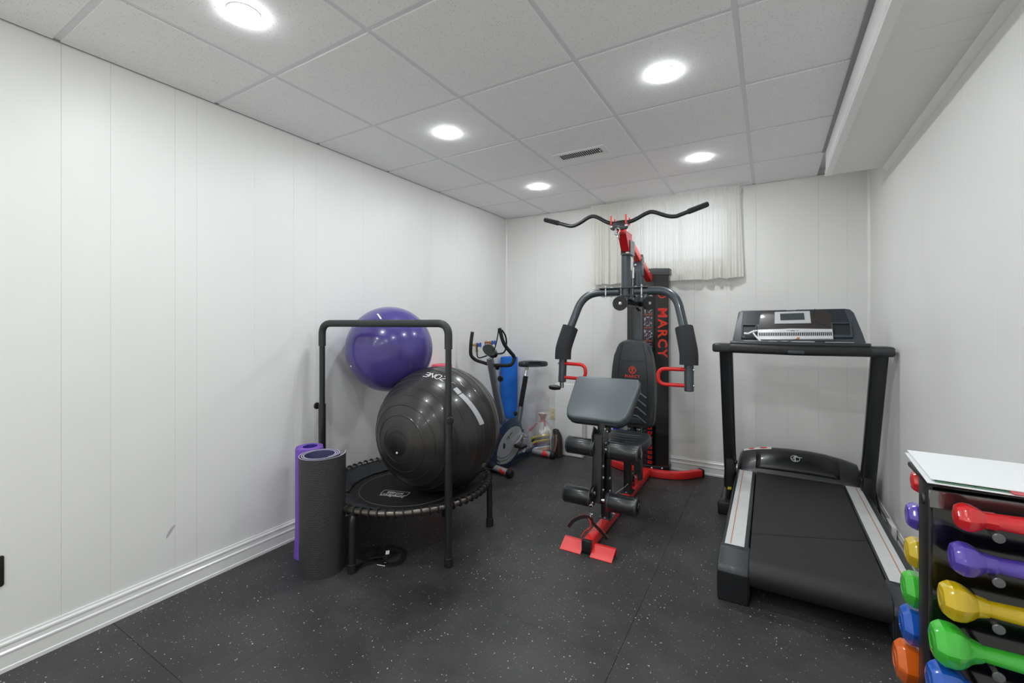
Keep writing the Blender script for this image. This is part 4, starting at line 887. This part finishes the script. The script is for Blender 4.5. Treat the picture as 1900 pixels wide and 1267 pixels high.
vb = MB().slab([(-.210, .028), (.197, .042), (.196, .117), (-.02, .117), (-.209, .108)], .0, .024, .004, K, 2).build('vent_bar', mat('vent_silver', (216, 217, 221), .32, .2), td)
for k in range(40):
    x = -.198+.385*k/39.0; y0 = .055+.0095*k/39; MB().box((x-.0032, y0, .0236), (x+.0032, y0+.027, .0246), M=K).build('vent_slot', slot_m, vb, smooth=0)
MB().box((-.045, .098, .0240), (-.028, .1005, .0245), M=K).box((-.024, .0965, .0240), (.000, .102, .0245), M=K).box((.004, .099, .0240), (.022, .1015, .0245), M=K).build('vent_mark', mat('grey_letter', (110, 80, 80), .5), vb, smooth=0)
MB().slab([(-.042, .281), (.010, .283), (.006, .292), (-.036, .290)], -.001, .0035, .0005, K, 1).build('console_badge', silver_m, td)
for (xa, xb, ya, yb) in ((-.306, -.214, .046, .162), (.192, .296, .062, .176)):
    fr_ = MB(); w = .010
    for a, b in (((xa, ya), (xb, ya+.02)), ((xa, yb-w), (xb, yb)), ((xa, ya), (xa+w, yb)), ((xb-w, ya), (xb, yb))): fr_.box((a[0], a[1], -.002), (b[0], b[1], .012), .002, K, 1)
    cu = fr_.build('cup_holder', slate2_m, td)
    MB().box((xa+w, ya+.02, .0012), (xb-w, yb-w, .0022), M=K).build('cup_well', mat('cup_well_dark', (26, 29, 33), .45), cu, smooth=0)
# front rail, grips
MB().sweep([(2.225, 3.262, 1.128), (2.60, 3.245, 1.124), (2.975, 3.262, 1.128)], rrect(.075, .062, .02, 4)).build('front_rail', black_m, td)
MB().sweep([(2.235, 3.270, 1.163), (2.60, 3.255, 1.160), (2.965, 3.270, 1.163)], rrect(.07, .024, .01, 3)).build('rail_cover', dkpl_m, td)
MB().box((2.557, 3.200, 1.105), (2.642, 3.212, 1.125), .003).build('safety_key_slot', slate2_m, td)
for s in (-1, 1):
    hx_ = 2.60+s*.415; MB().slab([(-.055, -.05), (.045, -.062), (.058, -.045), (.055, .09), (-.05, .09)] if s > 0 else [(-.045, -.062), (.055, -.05), (.05, .09), (-.055, .09), (-.058, -.045)], -.032, .026, .014, M=T(hx_, 3.275, 1.132)).build('end_grip', dkpl_m, td)
    xa, xb = (-.289, -.143) if s < 0 else (.150, .291)
    MB().slab(rrect(xb-xa, .024, .008), 0, .003, .001, M=frame((2.60+(xa+xb)/2, 3.256, 1.1765), (1, 0, 0), (0, 1, 0.0), (0, 0, 1)) @ T(0, 0, 0)).build('pulse_plate', silver_m, td)
    MB().slab(rrect(xb-xa-.02, .010, .004), .003, .0034, 0, M=frame((2.60+(xa+xb)/2, 3.256, 1.1765), (1, 0, 0), (0, 1, 0), (0, 0, 1))).build('pulse_pad', mat('pulse_grey', (120, 122, 126), .4), td)
# things lying on the console
cb = thing('audio_cable', 'thin black audio cable with orange tip on treadmill console ledge', 'cable', (2.58, 3.262, 1.175))
MB().tube(smoothline([K @ Vector(p) for p in ((.115, .285, .012), (.10, .24, .010), (.105, .20, .010), (.14, .17, .010), (.17, .15, .012), (.168, .125, .012))], 5), .0016, 6).build('lead', black_m, cb)
MB().tube(smoothline([(2.42, 3.262, 1.180), (2.48, 3.255, 1.184), (2.53, 3.238, 1.177), (2.57, 3.24, 1.180), (2.61, 3.252, 1.196)], 5), .0022, 6).build('lead', black_m, cb)
MB().ball((2.614, 3.254, 1.199), .0085, 12, 8).build('jack', mat('orange_plastic', (206, 140, 70), .4), cb)
pc = tag(MB().box((2.455, 3.262, 1.1758), (2.70, 3.285, 1.1798), .0012, seg=1).build('paper_strip', white_m, loc=(2.578, 3.276, 1.1745)), 'narrow white paper strip on the treadmill console ledge', 'paper')
pg = thing('white_adapter', 'white plug adapter with short cord beside left cup holder', 'adapter', tuple(K @ Vector((-.25, .055, .012))))
MB().sweep(smoothline([K @ Vector(p) for p in ((-.285, .078, .02), (-.262, .070, .030), (-.235, .084, .034), (-.212, .092, .03))], 4), rrect(.016, .012, .004, 3), scale=None).build('plug_body', white_m, pg)
MB().tube(smoothline([K @ Vector(p) for p in ((-.235, .078, .03), (-.222, .05, .035), (-.200, .02, .034), (-.19, .01, .03))], 4), .0055, 8).build('cord', white_m, pg)
# power: adapter on the wall and cord
pw = thing('wall_adapter', 'white flat power box low on right wall beside the treadmill', 'adapter', (3.06, 3.27, .06))
MB().box((3.050, 3.20, .045), (3.0735, 3.335, .150), .004).build('housing', trim_m, pw)
MB().lathe([(.004, 0), (.004, .001)], (3.05, 3.225, .07), (-1, 0, 0), 10).build('screw', slot_m, pw)
pcord = tag(MB().tube(smoothline([(3.060, 3.72, .20), (3.066, 3.62, .10), (3.064, 3.52, .03), (3.06, 3.46, .012), (3.064, 3.40, .04), (3.062, 3.345, .09)], 6), .005, 8).build('power_cord', black_m, loc=(3.06, 3.5, 0)), 'black power cord drooping along the right baseboard', 'cord')

# ================================================================== EXERCISE BIKE
bkF = Vector((.37, 3.17, 0)); bka = Vector((.085, .6, 0)).normalized(); bkb = Vector((bka.y, -bka.x, 0))
def bp2(a, b, z): return bkF+bka*a+bkb*b+Vector((0, 0, z))
KB = frame(bkF, bka, (0, 0, 1), bkb)        # (along, up, lateral)
bike = thing('exercise_bike', 'grey upright exercise bike with navy flywheel housing in far left corner', 'exercise bike', (bkF+bka*.3))
bsteel = mat('bike_grey_paint', (112, 122, 128), .3, .5, coat=.3); navy_m = mat('navy_metallic', (50, 70, 96), .25, .5, coat=.6); lgrey_m = mat('light_grey_plastic', (150, 152, 154), .38)
def ell(cx_, cy_, rx, ry, tilt, n=44): 
    c, s = math.cos(R(tilt)), math.sin(R(tilt)); return [(cx_+rx*math.cos(t)*c-ry*math.sin(t)*s, cy_+rx*math.cos(t)*s+ry*math.sin(t)*c) for t in [2*PI*k/n for k in range(n)]]
MB().slab(ell(.175, .222, .262, .186, 36), -.06, .06, .03, KB, 5).build('flywheel_housing', navy_m, bike)
sc_ = MB().slab(ell(.205, .205, .195, .128, 34), .055, .068, .008, KB, 3).build('side_cover', lgrey_m, bike)
for k in range(3):
    o_ = [(.065+.05*math.cos(t)*2.0, .155-.028*k+.05*math.sin(t)) for t in [R(200+140*j/10) for j in range(11)]]
    MB().sweep([KB @ Vector((x+.05, y+.015, .068)) for x, y in o_], rrect(.012, .008, .003, 2), tuple(bkb)).build('cover_rib', mat('mid_grey_plastic', (118, 120, 122), .4), sc_)
MB().slab(ell(.115, .215, .016, .026, 0, 20), .0675, .0695, 0, KB).build('round_mark', mat('navy_print', (40, 50, 66), .4), sc_, smooth=0)
lm_ = MB()
for pts in ([(.150, .262), (.165, .285), (.180, .280), (.200, .300), (.225, .312)], [(.185, .282), (.186, .262)], [(.205, .300), (.235, .318)]): ribbon(lm_, smoothline([KB @ Vector((x, y, .0684)) for x, y in pts], 4), .007, lambda p: bkb, .0006)
lm_.build('cover_script', MATS['navy_print'], sc_, smooth=0)
MB().bar(bp2(.02, 0, .055), bp2(.62, 0, .055), .05, .05, .006).build('lower_frame', navy_m, bike)
def stab(a, half, bend):
    pts = smoothline([bp2(a+bend, -half, .034), bp2(a+bend*.5, -half*.6, .042), bp2(a, 0, .05), bp2(a+bend*.5, half*.6, .042), bp2(a+bend, half, .034)], 5)
    o = MB().tube(pts, .026, 16).build('stabilizer', mat('silver_grey_tube', (150, 153, 156), .35, .2), bike)
    for s in (-1, 1):
        e = bp2(a+bend, s*half, .034); d = (pts[-1]-pts[-2]).normalized() if s > 0 else (pts[0]-pts[1]).normalized()
        MB().lathe([(.033, -.030), (.034, -.026), (.034, .008), (.028, .014), (.004, .015)], e, d, 12).build('end_wheel', rubber_m, o, smooth=20)
        m0 = bp2(a+bend*.55, s*half*.66, .040); MB().tube([m0-d*.028, m0+d*.028], .0266, 16).build('red_band', mat('red_tape', (228, 50, 42), .5), o)
        h0 = m0+d*.055+Vector((0, 0, .0)); MB().cyl(h0+Vector((.35, -.75, .3))*.022, h0+Vector((.35, -.75, .3))*.029, .008, 10).build('plug', rubber_m, o)
stab(.015, .225, -.005); stab(.615, .225, .05)
MB().sweep(smoothline([bp2(.215, 0, .30), bp2(.185, 0, .38), bp2(.10, 0, .64), bp2(.055, 0, .80), bp2(.005, 0, .985)], 5), rrect(.062, .052, .018, 4), (1, 0, 0)).build('mast', bsteel, bike)
con = MB().slab(ell(0, 0, .070, .046, 0, 28), -.02, .022, .012, frame(bp2(.02, .0, 1.045), bkb*.94+Vector((0, 0, -.33)), bka*.55+Vector((0, 0, .83)), Vector((bka.x*.83, bka.y*.83, -.55))), 4).build('console', blackg_m, bike)
MB().slab(ell(0, 0, .078, .050, 0, 28), -.030, -.012, .008, frame(bp2(.015, .0, 1.045), bkb*.94+Vector((0, 0, -.33)), bka*.55+Vector((0, 0, .83)), Vector((bka.x*.83, bka.y*.83, -.55))), 3).build('console_back', black_m, bike)
for s in (-1, 1):
    top = (-.005 if s < 0 else -.105); tz = 1.215 if s < 0 else 1.25
    pts = fillet([bp2(.045, s*.02, .925), bp2(.05, s*.205, .935 if s > 0 else .955), bp2(-.015 if s < 0 else .085, s*.215, 1.0), bp2(-.02 if s < 0 else -.06, s*.205, 1.12), bp2(top, s*.20, tz)], .06, 6)
    MB().tube(pts, .0155, 12).build('handlebar', mat('handle_black_foam', (28, 29, 31), .7), bike)
MB().cyl(bp2(.045, -.05, .925), bp2(.045, .06, .925), .012, 12).build('bar_clamp', steel_m, bike)
MB().lathe([(.010, 0), (.020, .004), (.022, .016), (.014, .022)], bp2(.09, .0, .90), bka, 12).build('clamp_knob', black_m, bike); MB().lathe([(.012, 0), (.027, .004), (.028, .02), (.016, .026)], bp2(.12, .01, .80), bka, 14).build('tension_knob', black_m, bike)
MB().tube(smoothline([bp2(.0, -.03, 1.01), bp2(-.03, -.10, .99), bp2(-.02, -.13, 1.03), bp2(-.01, -.14, 1.10)], 5), .006, 8).build('sensor_cable', black_m, bike)
MB().tube(smoothline([bp2(.0, .06, 1.03), bp2(.03, .13, 1.04), bp2(.02, .17, 1.10), bp2(-.03, .205, 1.18), bp2(-.09, .215, 1.235)], 5), .007, 8).build('sensor_cable', black_m, bike)
MB().tube(smoothline([bp2(-.02, .06, 1.06), bp2(-.05, .11, 1.10), bp2(-.08, .16, 1.19), bp2(-.105, .19, 1.25)], 5), .005, 8).build('sensor_cable', black_m, bike)
# seat post with bellows and saddle
d_ = (bp2(.54, 0, .84)-bp2(.40, 0, .36)); l_ = d_.length; dn = d_.normalized()
MB().tube([bp2(.395, 0, .33), bp2(.40, 0, .36)+dn*l_*.30], .030, 16).build('seat_tube', bsteel, bike)
MB().tube([bp2(.40, 0, .36), bp2(.54, 0, .86)], .016, 12).build('seat_post', steel_m, bike)
prf = []
for k in range(23): prf += [(.021, .0135*k), (.0265, .0135*k+.0067)]
MB().lathe(prf, bp2(.40, 0, .36)+dn*l_*.27, dn, 18).build('bellows', rubber_m, bike, smooth=20)
MB().lathe([(.010, 0), (.020, .004), (.021, .016), (.012, .02)], bp2(.43, .0, .45)-bka*.055, -bka, 12).build('seat_knob', black_m, bike)
SA = [(-.14, .028), (-.13, .040), (-.08, .046), (0, .060), (.06, .095), (.11, .118), (.15, .112), (.17, .085), (.178, .04)]
Msd = frame(bp2(.585, 0, .872), bkb, bka, (0, 0, 1)) @ RX(R(-2))
MB().slab([(w, t) for t, w in SA]+[(-w, t) for t, w in SA[::-1]], 0, .052, .022, Msd, 4).build('saddle', vinyl_m, bike)
MB().cyl(bp2(.54, 0, .845), bp2(.54, 0, .878), .022, 14).build('saddle_clamp', steel_m, bike)
# crank and pedals
hub = bp2(.355, 0, .262)
ck = MB().cyl(hub+bkb*.066, hub+bkb*.085, .028, 20, .003).build('crank_hub', steel_m, bike)
MB().cyl(hub+bkb*.084, hub+bkb*.088, .012, 12).build('crank_bolt', black_m, ck)
e = hub+bka*(-.11)+Vector((0, 0, -.06))
MB().bar(hub+bkb*.086, e+bkb*.095, .016, .026, .004).build('crank_arm', steel_m, bike); 
e2_ = hub+bka*(.11)+Vector((0, 0, .06)); MB().bar(hub-bkb*.075, e2_-bkb*.095, .016, .026, .004).build('crank_arm', steel_m, bike)
for e_, s in ((e, 1), (e2_, -1)):
    pd = MB().slab(rrect(.10, .085, .018, 4), -.014, .014, .006, frame(e_+bkb*s*.15, bkb, bka, (0, 0, 1))).build('pedal', black_m, bike)
    MB().cyl(e_+bkb*s*.095, e_+bkb*s*.20, .006, 8).build('pedal_axle', steel_m, pd)
MB().sweep(smoothline([e+bkb*.12+bka*.045, e+bkb*.15+bka*.055+Vector((0, 0, -.02)), e+bkb*.17+bka*.03+Vector((0, 0, -.045)), e+bkb*.18-bka*.01+Vector((0, 0, -.04))], 4), rrect(.018, .003, .001, 1)).build('pedal_strap', mat('strap_white', (206, 200, 192), .5), bike)
# ---- hose valves on the left wall
brass_m = mat('brass', (196, 160, 84), .3, .9); copper_m = mat('copper', (190, 112, 70), .3, .9); blueh_m = mat('blue_handle', (30, 84, 176), .35)
def valve(label, y, z, m):
    t = thing('hose_valve', label, 'valve', (0, y, z), 'wall hose valves')
    MB().lathe([(.030, 0.0005), (.030, .003), (.018, .008), (.012, .009)], (0, y, z), (1, 0, 0), 20).build('flange', steel_m, t)
    MB().cyl((.002, y, z), (.085, y, z), .011, 14).build('body', m, t)
    MB().lathe([(.012, 0), (.017, .004), (.017, .022), (.011, .028)], (.045, y, z), (1, 0, 0), 6).build('bonnet', m, t, smooth=10)
    MB().tube(smoothline([(.055, y, z), (.066, y-.006, z-.025), (.076, y-.012, z-.05)], 5), .0105, 12).build('spout', m, t)
    MB().cyl((.076, y-.012, z-.048), (.079, y-.0135, z-.064), .014, 14).build('hose_thread', brass_m, t)
    MB().slab([(0, .008), (.014, .012), (.028, .024), (.036, .016), (.036, -.016), (.028, -.024), (.014, -.012), (0, -.008), (-.014, -.012), (-.028, -.024), (-.036, -.016), (-.036, .016), (-.028, .024), (-.014, .012)][::-1], .085, .097, .004, M=frame((0, y, z), (0, 1, 0), (0, 0, 1), (1, 0, 0))).build('butterfly_handle', blueh_m, t)
    return t
valve('brass hose valve with blue handle on left wall, nearer the handlebar end', 3.41, 1.085, brass_m); valve('copper hose valve with blue handle on left wall, nearer the corner', 3.665, 1.098, copper_m)
# ---- white box against the back wall, blue block, plastic bag
wbx = thing('white_cabinet', 'plain white shallow cabinet standing against the back wall', 'cabinet', (.77, 3.98, 0))
MB().box((.628, 3.955, .0), (.915, 4.045, .70), .004).build('body', trim_m, wbx)
MB().box((.634, 3.945, .006), (.910, 3.9553, .694), .003).build('front_panel', mat('white_laminate', (244, 244, 244), .3, coat=.2), wbx)
MB().box((.917, 3.968, .010), (.9195, 4.030, .685), .001).build('side_panel', trim_m, wbx)
bb = tag(MB().box((1.208, 3.965, .0), (1.262, 4.03, .62), .006).build('folded_mat', mat('blue_vinyl', (14, 60, 190), .45), loc=(1.235, 3.99, 0)), 'slim blue folded mat on end behind the gym seat', 'mat')
bag = thing('plastic_bag', 'clear knotted plastic bag with red print beside the bike', 'bag', (.52, 3.88, 0))
film = bpy.data.materials.new('clear_film'); film.use_nodes = True; nt = film.node_tree; nt.nodes.clear()
_o = nt.nodes.new('ShaderNodeOutputMaterial'); _t = nt.nodes.new('ShaderNodeBsdfTransparent'); _g = nt.nodes.new('ShaderNodeBsdfGlossy'); _d = nt.nodes.new('ShaderNodeBsdfDiffuse'); _x = nt.nodes.new('ShaderNodeMixShader'); _y = nt.nodes.new('ShaderNodeMixShader')
_g.inputs['Roughness'].default_value = .15; _d.inputs[0].default_value = (.85, .85, .85, 1); _x.inputs[0].default_value = .16; _y.inputs[0].default_value = .18
nt.links.new(_t.outputs[0], _x.inputs[1]); nt.links.new(_g.outputs[0], _x.inputs[2]); nt.links.new(_x.outputs[0], _y.inputs[1]); nt.links.new(_d.outputs[0], _y.inputs[2]); nt.links.new(_y.outputs[0], _o.inputs[0])
random.seed(5)
def bag_r(f, a): 
    base_ = .135*(1-.15*(1-min(1, f*6))**2) if f < .45 else .135*(1-((f-.45)/.40)**1.3*.86) if f < .85 else .018+.035*((f-.85)/.15)
    return base_*(1+.10*math.sin(5*a+f*6)+.06*math.sin(11*a-f*9))
g = []
for i in range(25):
    f = i/24.0; g.append([(.515+bag_r(f, 2*PI*k/40)*1.08*math.cos(2*PI*k/40)+.02*f, 3.88+bag_r(f, 2*PI*k/40)*.62*math.sin(2*PI*k/40), .004+.40*f) for k in range(41)])
MB().sheet(g).build('film', film, bag, smooth=180)
redt = mat('translucent_red_print', (190, 96, 98), .5, alpha=.6)
for (i0, i1, k0, k1) in ((13, 18, 22, 24), (19, 24, 24, 37), (17, 20, 33, 35)):
    MB().sheet([[Vector(g[i][k % 40])+(Vector(g[i][k % 40])-Vector((.52, 3.88, g[i][0][2]))).normalized()*.002 for k in range(k0, k1+1)] for i in range(i0, i1+1)]).build('red_print', redt, bag, smooth=180)
yb = thing('resistance_tube', 'coiled yellow and black resistance tubes inside the clear bag', 'tube', (.50, 3.86, .12))
for k, m_ in enumerate((mat('yellow_rope', (232, 204, 30), .5), black_m, mat('yellow_rope', (0, 0, 0)), mat('dark_red_tube', (120, 22, 26), .5), mat('blue_tube', (50, 70, 130), .5), white_m, mat('orange_tube', (222, 150, 60), .5))):
    z = .175-.022*k; MB().tube(smoothline([(.43+.004*k, 3.83, z-.03), (.48, 3.812, z), (.54, 3.815, z+.018), (.59, 3.83, z+.03), (.60, 3.88, z+.02), (.54, 3.93, z), (.46, 3.92, z-.02)], 5), .010, 8).build('tube_coil', m_, yb)
dk = thing('dark_pouch', 'dark brown fabric pouch leaning beside the clear bag', 'pouch', (.635, 3.90, 0))
MB().slab([(-.05, 0), (.055, 0), (.06, .10), (.045, .20), (.0, .255), (-.035, .26), (-.055, .17)], -.03, .03, .014, M=frame((.682, 3.872, .001), (.94, -.34, 0), (0, .06, 1), (-.34, -.94, 0))).build('pouch_body', mat('pouch_cloth', (46, 38, 34), .6, noise=(20, .4)), dk)
MB().sweep(smoothline([(.66, 3.846, .03), (.685, 3.838, .10), (.695, 3.841, .17), (.685, 3.852, .22)], 5), rrect(.022, .006, .002, 2), (0, 1, 0)).build('pouch_flap', mat('pouch_tan', (140, 104, 90), .55), dk)

# ================================================================== DUMBBELL RACK
rk = thing('dumbbell_rack', 'glossy black two-sided dumbbell rack beside the right wall', 'rack', (2.82, 1.105, 0))
RXa, RXb, RYa, RYb, RTop = 2.707, 2.95, 1.073, 1.132, 1.0
rack_m = mat('rack_gloss_black', (14, 14, 15), .14, coat=.5)
MB().box((RXa, RYa, .03), (RXa+.007, RYb, RTop), .002).build('side_panel', mat('rack_satin_black', (22, 23, 24), .35), rk); MB().box((RXb-.02, RYa, .03), (RXb, RYb, RTop), .004).build('side_panel', MATS['rack_satin_black'], rk)
MB().box((RXa+.007, RYa+.003, .03), (RXb-.02, RYa+.007, RTop)).build('front_panel', rack_m, rk, smooth=0); MB().box((RXa+.007, RYb-.007, .03), (RXb-.02, RYb-.003, RTop)).build('back_panel', rack_m, rk, smooth=0)
MB().box((RXa-.02, RYa-.13, .001), (RXb+.02, RYb+.16, .03), .006).build('base', black_m, rk)
MB().box((RXa-.004, RYa-.006, RTop), (RXb+.004, RYb+.06, RTop+.010), .003).build('top_shelf', black_m, rk)
MB().lathe([(.010, 0), (.009, .003), (.003, .004)], (RXa, 1.10, .965), (-1, 0, 0), 14).build('side_plug', black_m, rk)
acr = mat('clear_acrylic', (240, 242, 242), .05, trans=.9)
MB().box((RXa-.001, RYa-.010, .962), (RXb, RYa-.006, .994), .001, seg=1).build('acrylic_strip', steel_m if False else mat('mirror_strip', (120, 122, 124), .12, .9), rk)
SIZES = [('red', (212, 30, 36), .9665, .0225, .087, .105), ('purple', (84, 64, 170), .895, .0265, .092, .113), ('yellow', (200, 170, 8), .82, .0295, .105, .114), ('green', (60, 182, 52), .743, .0335, .116, .119), ('blue', (22, 84, 180), .668, .036, .120, .122), ('orange', (208, 94, 20), .588, .039, .13, .132)]
def dumbbell(colr, rgb, z, hr, half, y, where):
    cxx = 2.817; t = thing('dumbbell', '%s vinyl hex dumbbell %s' % (colr, where), 'dumbbell', (cxx, y, z), 'dumbbells on the rack')
    m_ = mat('vinyl_'+colr, rgb, .22, coat=.6, noise=(18, .10)); hl = hr*1.15; r_h = .0125
    for s in (-1, 1):
        x0 = cxx+s*half; o = []
        prf_ = [(hr*.50, 0), (hr*.78, .0012), (hr*.92, .006), (hr*1.05, .013), (hr*1.05, hl-.012), (hr*1.0, hl-.005), (hr*.80, hl+.004), (hr*.62, hl+.010), (r_h*1.15, hl+.024)]
        # softened hexagon section
        n = 36; vs = []; mm = len(prf_)
        for k in range(n):
            a = 2*PI*k/n; q = ((a+PI/6) % (PI/3))-PI/6; hexr = min(1.0, .905/math.cos(q))
            for rr, tt in prf_: f_ = hexr if rr > hr*.6 else 1; vs.append((x0-s*tt, y+rr*f_*math.sin(a), z+rr*f_*math.cos(a)))
        fs = [(k*mm+q, ((k+1) % n)*mm+q, ((k+1) % n)*mm+q+1, k*mm+q+1) for k in range(n) for q in range(mm-1)]+[tuple(k*mm for k in range(n)), tuple(k*mm+mm-1 for k in range(n))]
        hd = MB().add(vs, fs).build('head', m_, t, smooth=24)
        MB().torus((x0-s*.0005, y, z), (1, 0, 0), hr*.40, hr*.035, 24, 6).build('end_ring', m_, hd)
    L_ = 2*half-2*hl-.036; pts = [(cxx-L_/2-.004, y, z), (cxx-L_*.3, y, z), (cxx, y, z), (cxx+L_*.3, y, z), (cxx+L_/2+.004, y, z)]
    MB().tube(smoothline(pts, 4), r_h, 16, scale=[1+.12*(1-abs((k-8)/8.0)) for k in range(17)]).build('handle', m_, t)
    return t
peg_m = mat('peg_grey', (96, 98, 101), .35, .4)
ordn = ['top', 'second', 'third', 'fourth', 'fifth', 'sixth']
for i, (cn, rgb, z, hr, hf_, hb_) in enumerate(SIZES):
    for side, y, wall_y in (('front', 1.028, RYa+.003), ('back', 1.205, RYb-.003)):
        half = hf_ if side == 'front' else hb_
        dumbbell(cn, rgb, z, hr, half, y, 'on the %s row of the rack, %s side' % (ordn[i], 'side nearest camera' if side == 'front' else 'far') if False else ('on the camera side of the rack, %s row' if side == 'front' else 'on the far side of the rack, %s row') % ordn[i])
        for px_ in (2.776, 2.858):
            yy = y-.022 if side == 'front' else y+.022; dz = z-.0185
            pg_ = MB().cyl((px_, wall_y, dz), (px_, yy, dz), .0042, 10).build('peg', peg_m, rk)
            d = -1 if side == 'front' else 1
            MB().lathe([(.004, 0), (.0075, .0), (.008, .002), (.007, .0035), (.002, .004)], (px_, yy, dz), (0, d, 0), 20).build('peg_end', peg_m, pg_)
# papers on top of the rack
def paper(label, x0, y0, w, d, z, rot, m_, th=.0012, curl=0):
    g_ = [[(x0+w*i/10.0, y0+d*j/8.0, z+curl*((1-i/10.0)**3)) for i in range(11)] for j in range(9)]
    c = Vector((x0+w/2, y0+d/2, 0)); Mr = T(c.x, c.y, 0) @ RZ(R(rot)) @ T(-c.x, -c.y, 0)
    mb_ = MB(); top = [[Mr @ Vector(p)+Vector((0, 0, th)) for p in r_] for r_ in g_]; bot = [[Mr @ Vector(p) for p in r_] for r_ in g_]
    n_, m2 = 9, 11; vs = [p for r_ in top for p in r_]+[p for r_ in bot for p in r_]; fs = []
    for a in (0, n_*m2): fs += [(a+i*m2+j, a+i*m2+j+1, a+(i+1)*m2+j+1, a+(i+1)*m2+j) for i in range(n_-1) for j in range(m2-1)]
    edge = [(0, j) for j in range(m2)]+[(i, m2-1) for i in range(1, n_)]+[(n_-1, j) for j in range(m2-2, -1, -1)]+[(i, 0) for i in range(n_-2, 0, -1)]
    for (a, b), (c_, d_2) in zip(edge, edge[1:]+edge[:1]): fs.append((a*m2+b, c_*m2+d_2, n_*m2+c_*m2+d_2, n_*m2+a*m2+b))
    return tag(mb_.add(vs, fs).build('paper_sheet', m_, loc=(c.x, c.y, z)), label, 'paper', 'papers on the rack')
paper('white poster at the bottom of the pile on the rack', 2.706, 1.035, .34, .215, RTop+.0105, -3.5, mat('paper_white', (236, 238, 240), .45))
paper('sheet with green printed edge in the middle of the rack pile', 2.716, 1.044, .30, .20, RTop+.0125, -2.5, mat('paper_green', (96, 134, 108), .4))
paper('sheet with red printed edge near the top of the rack pile', 2.80, 1.036, .22, .19, RTop+.0140, 1.8, mat('paper_red', (196, 70, 80), .4))
paper('white sheet lying on top of the rack pile', 2.712, 1.046, .32, .212, RTop+.0155, -3, mat('paper_top', (240, 242, 245), .35))
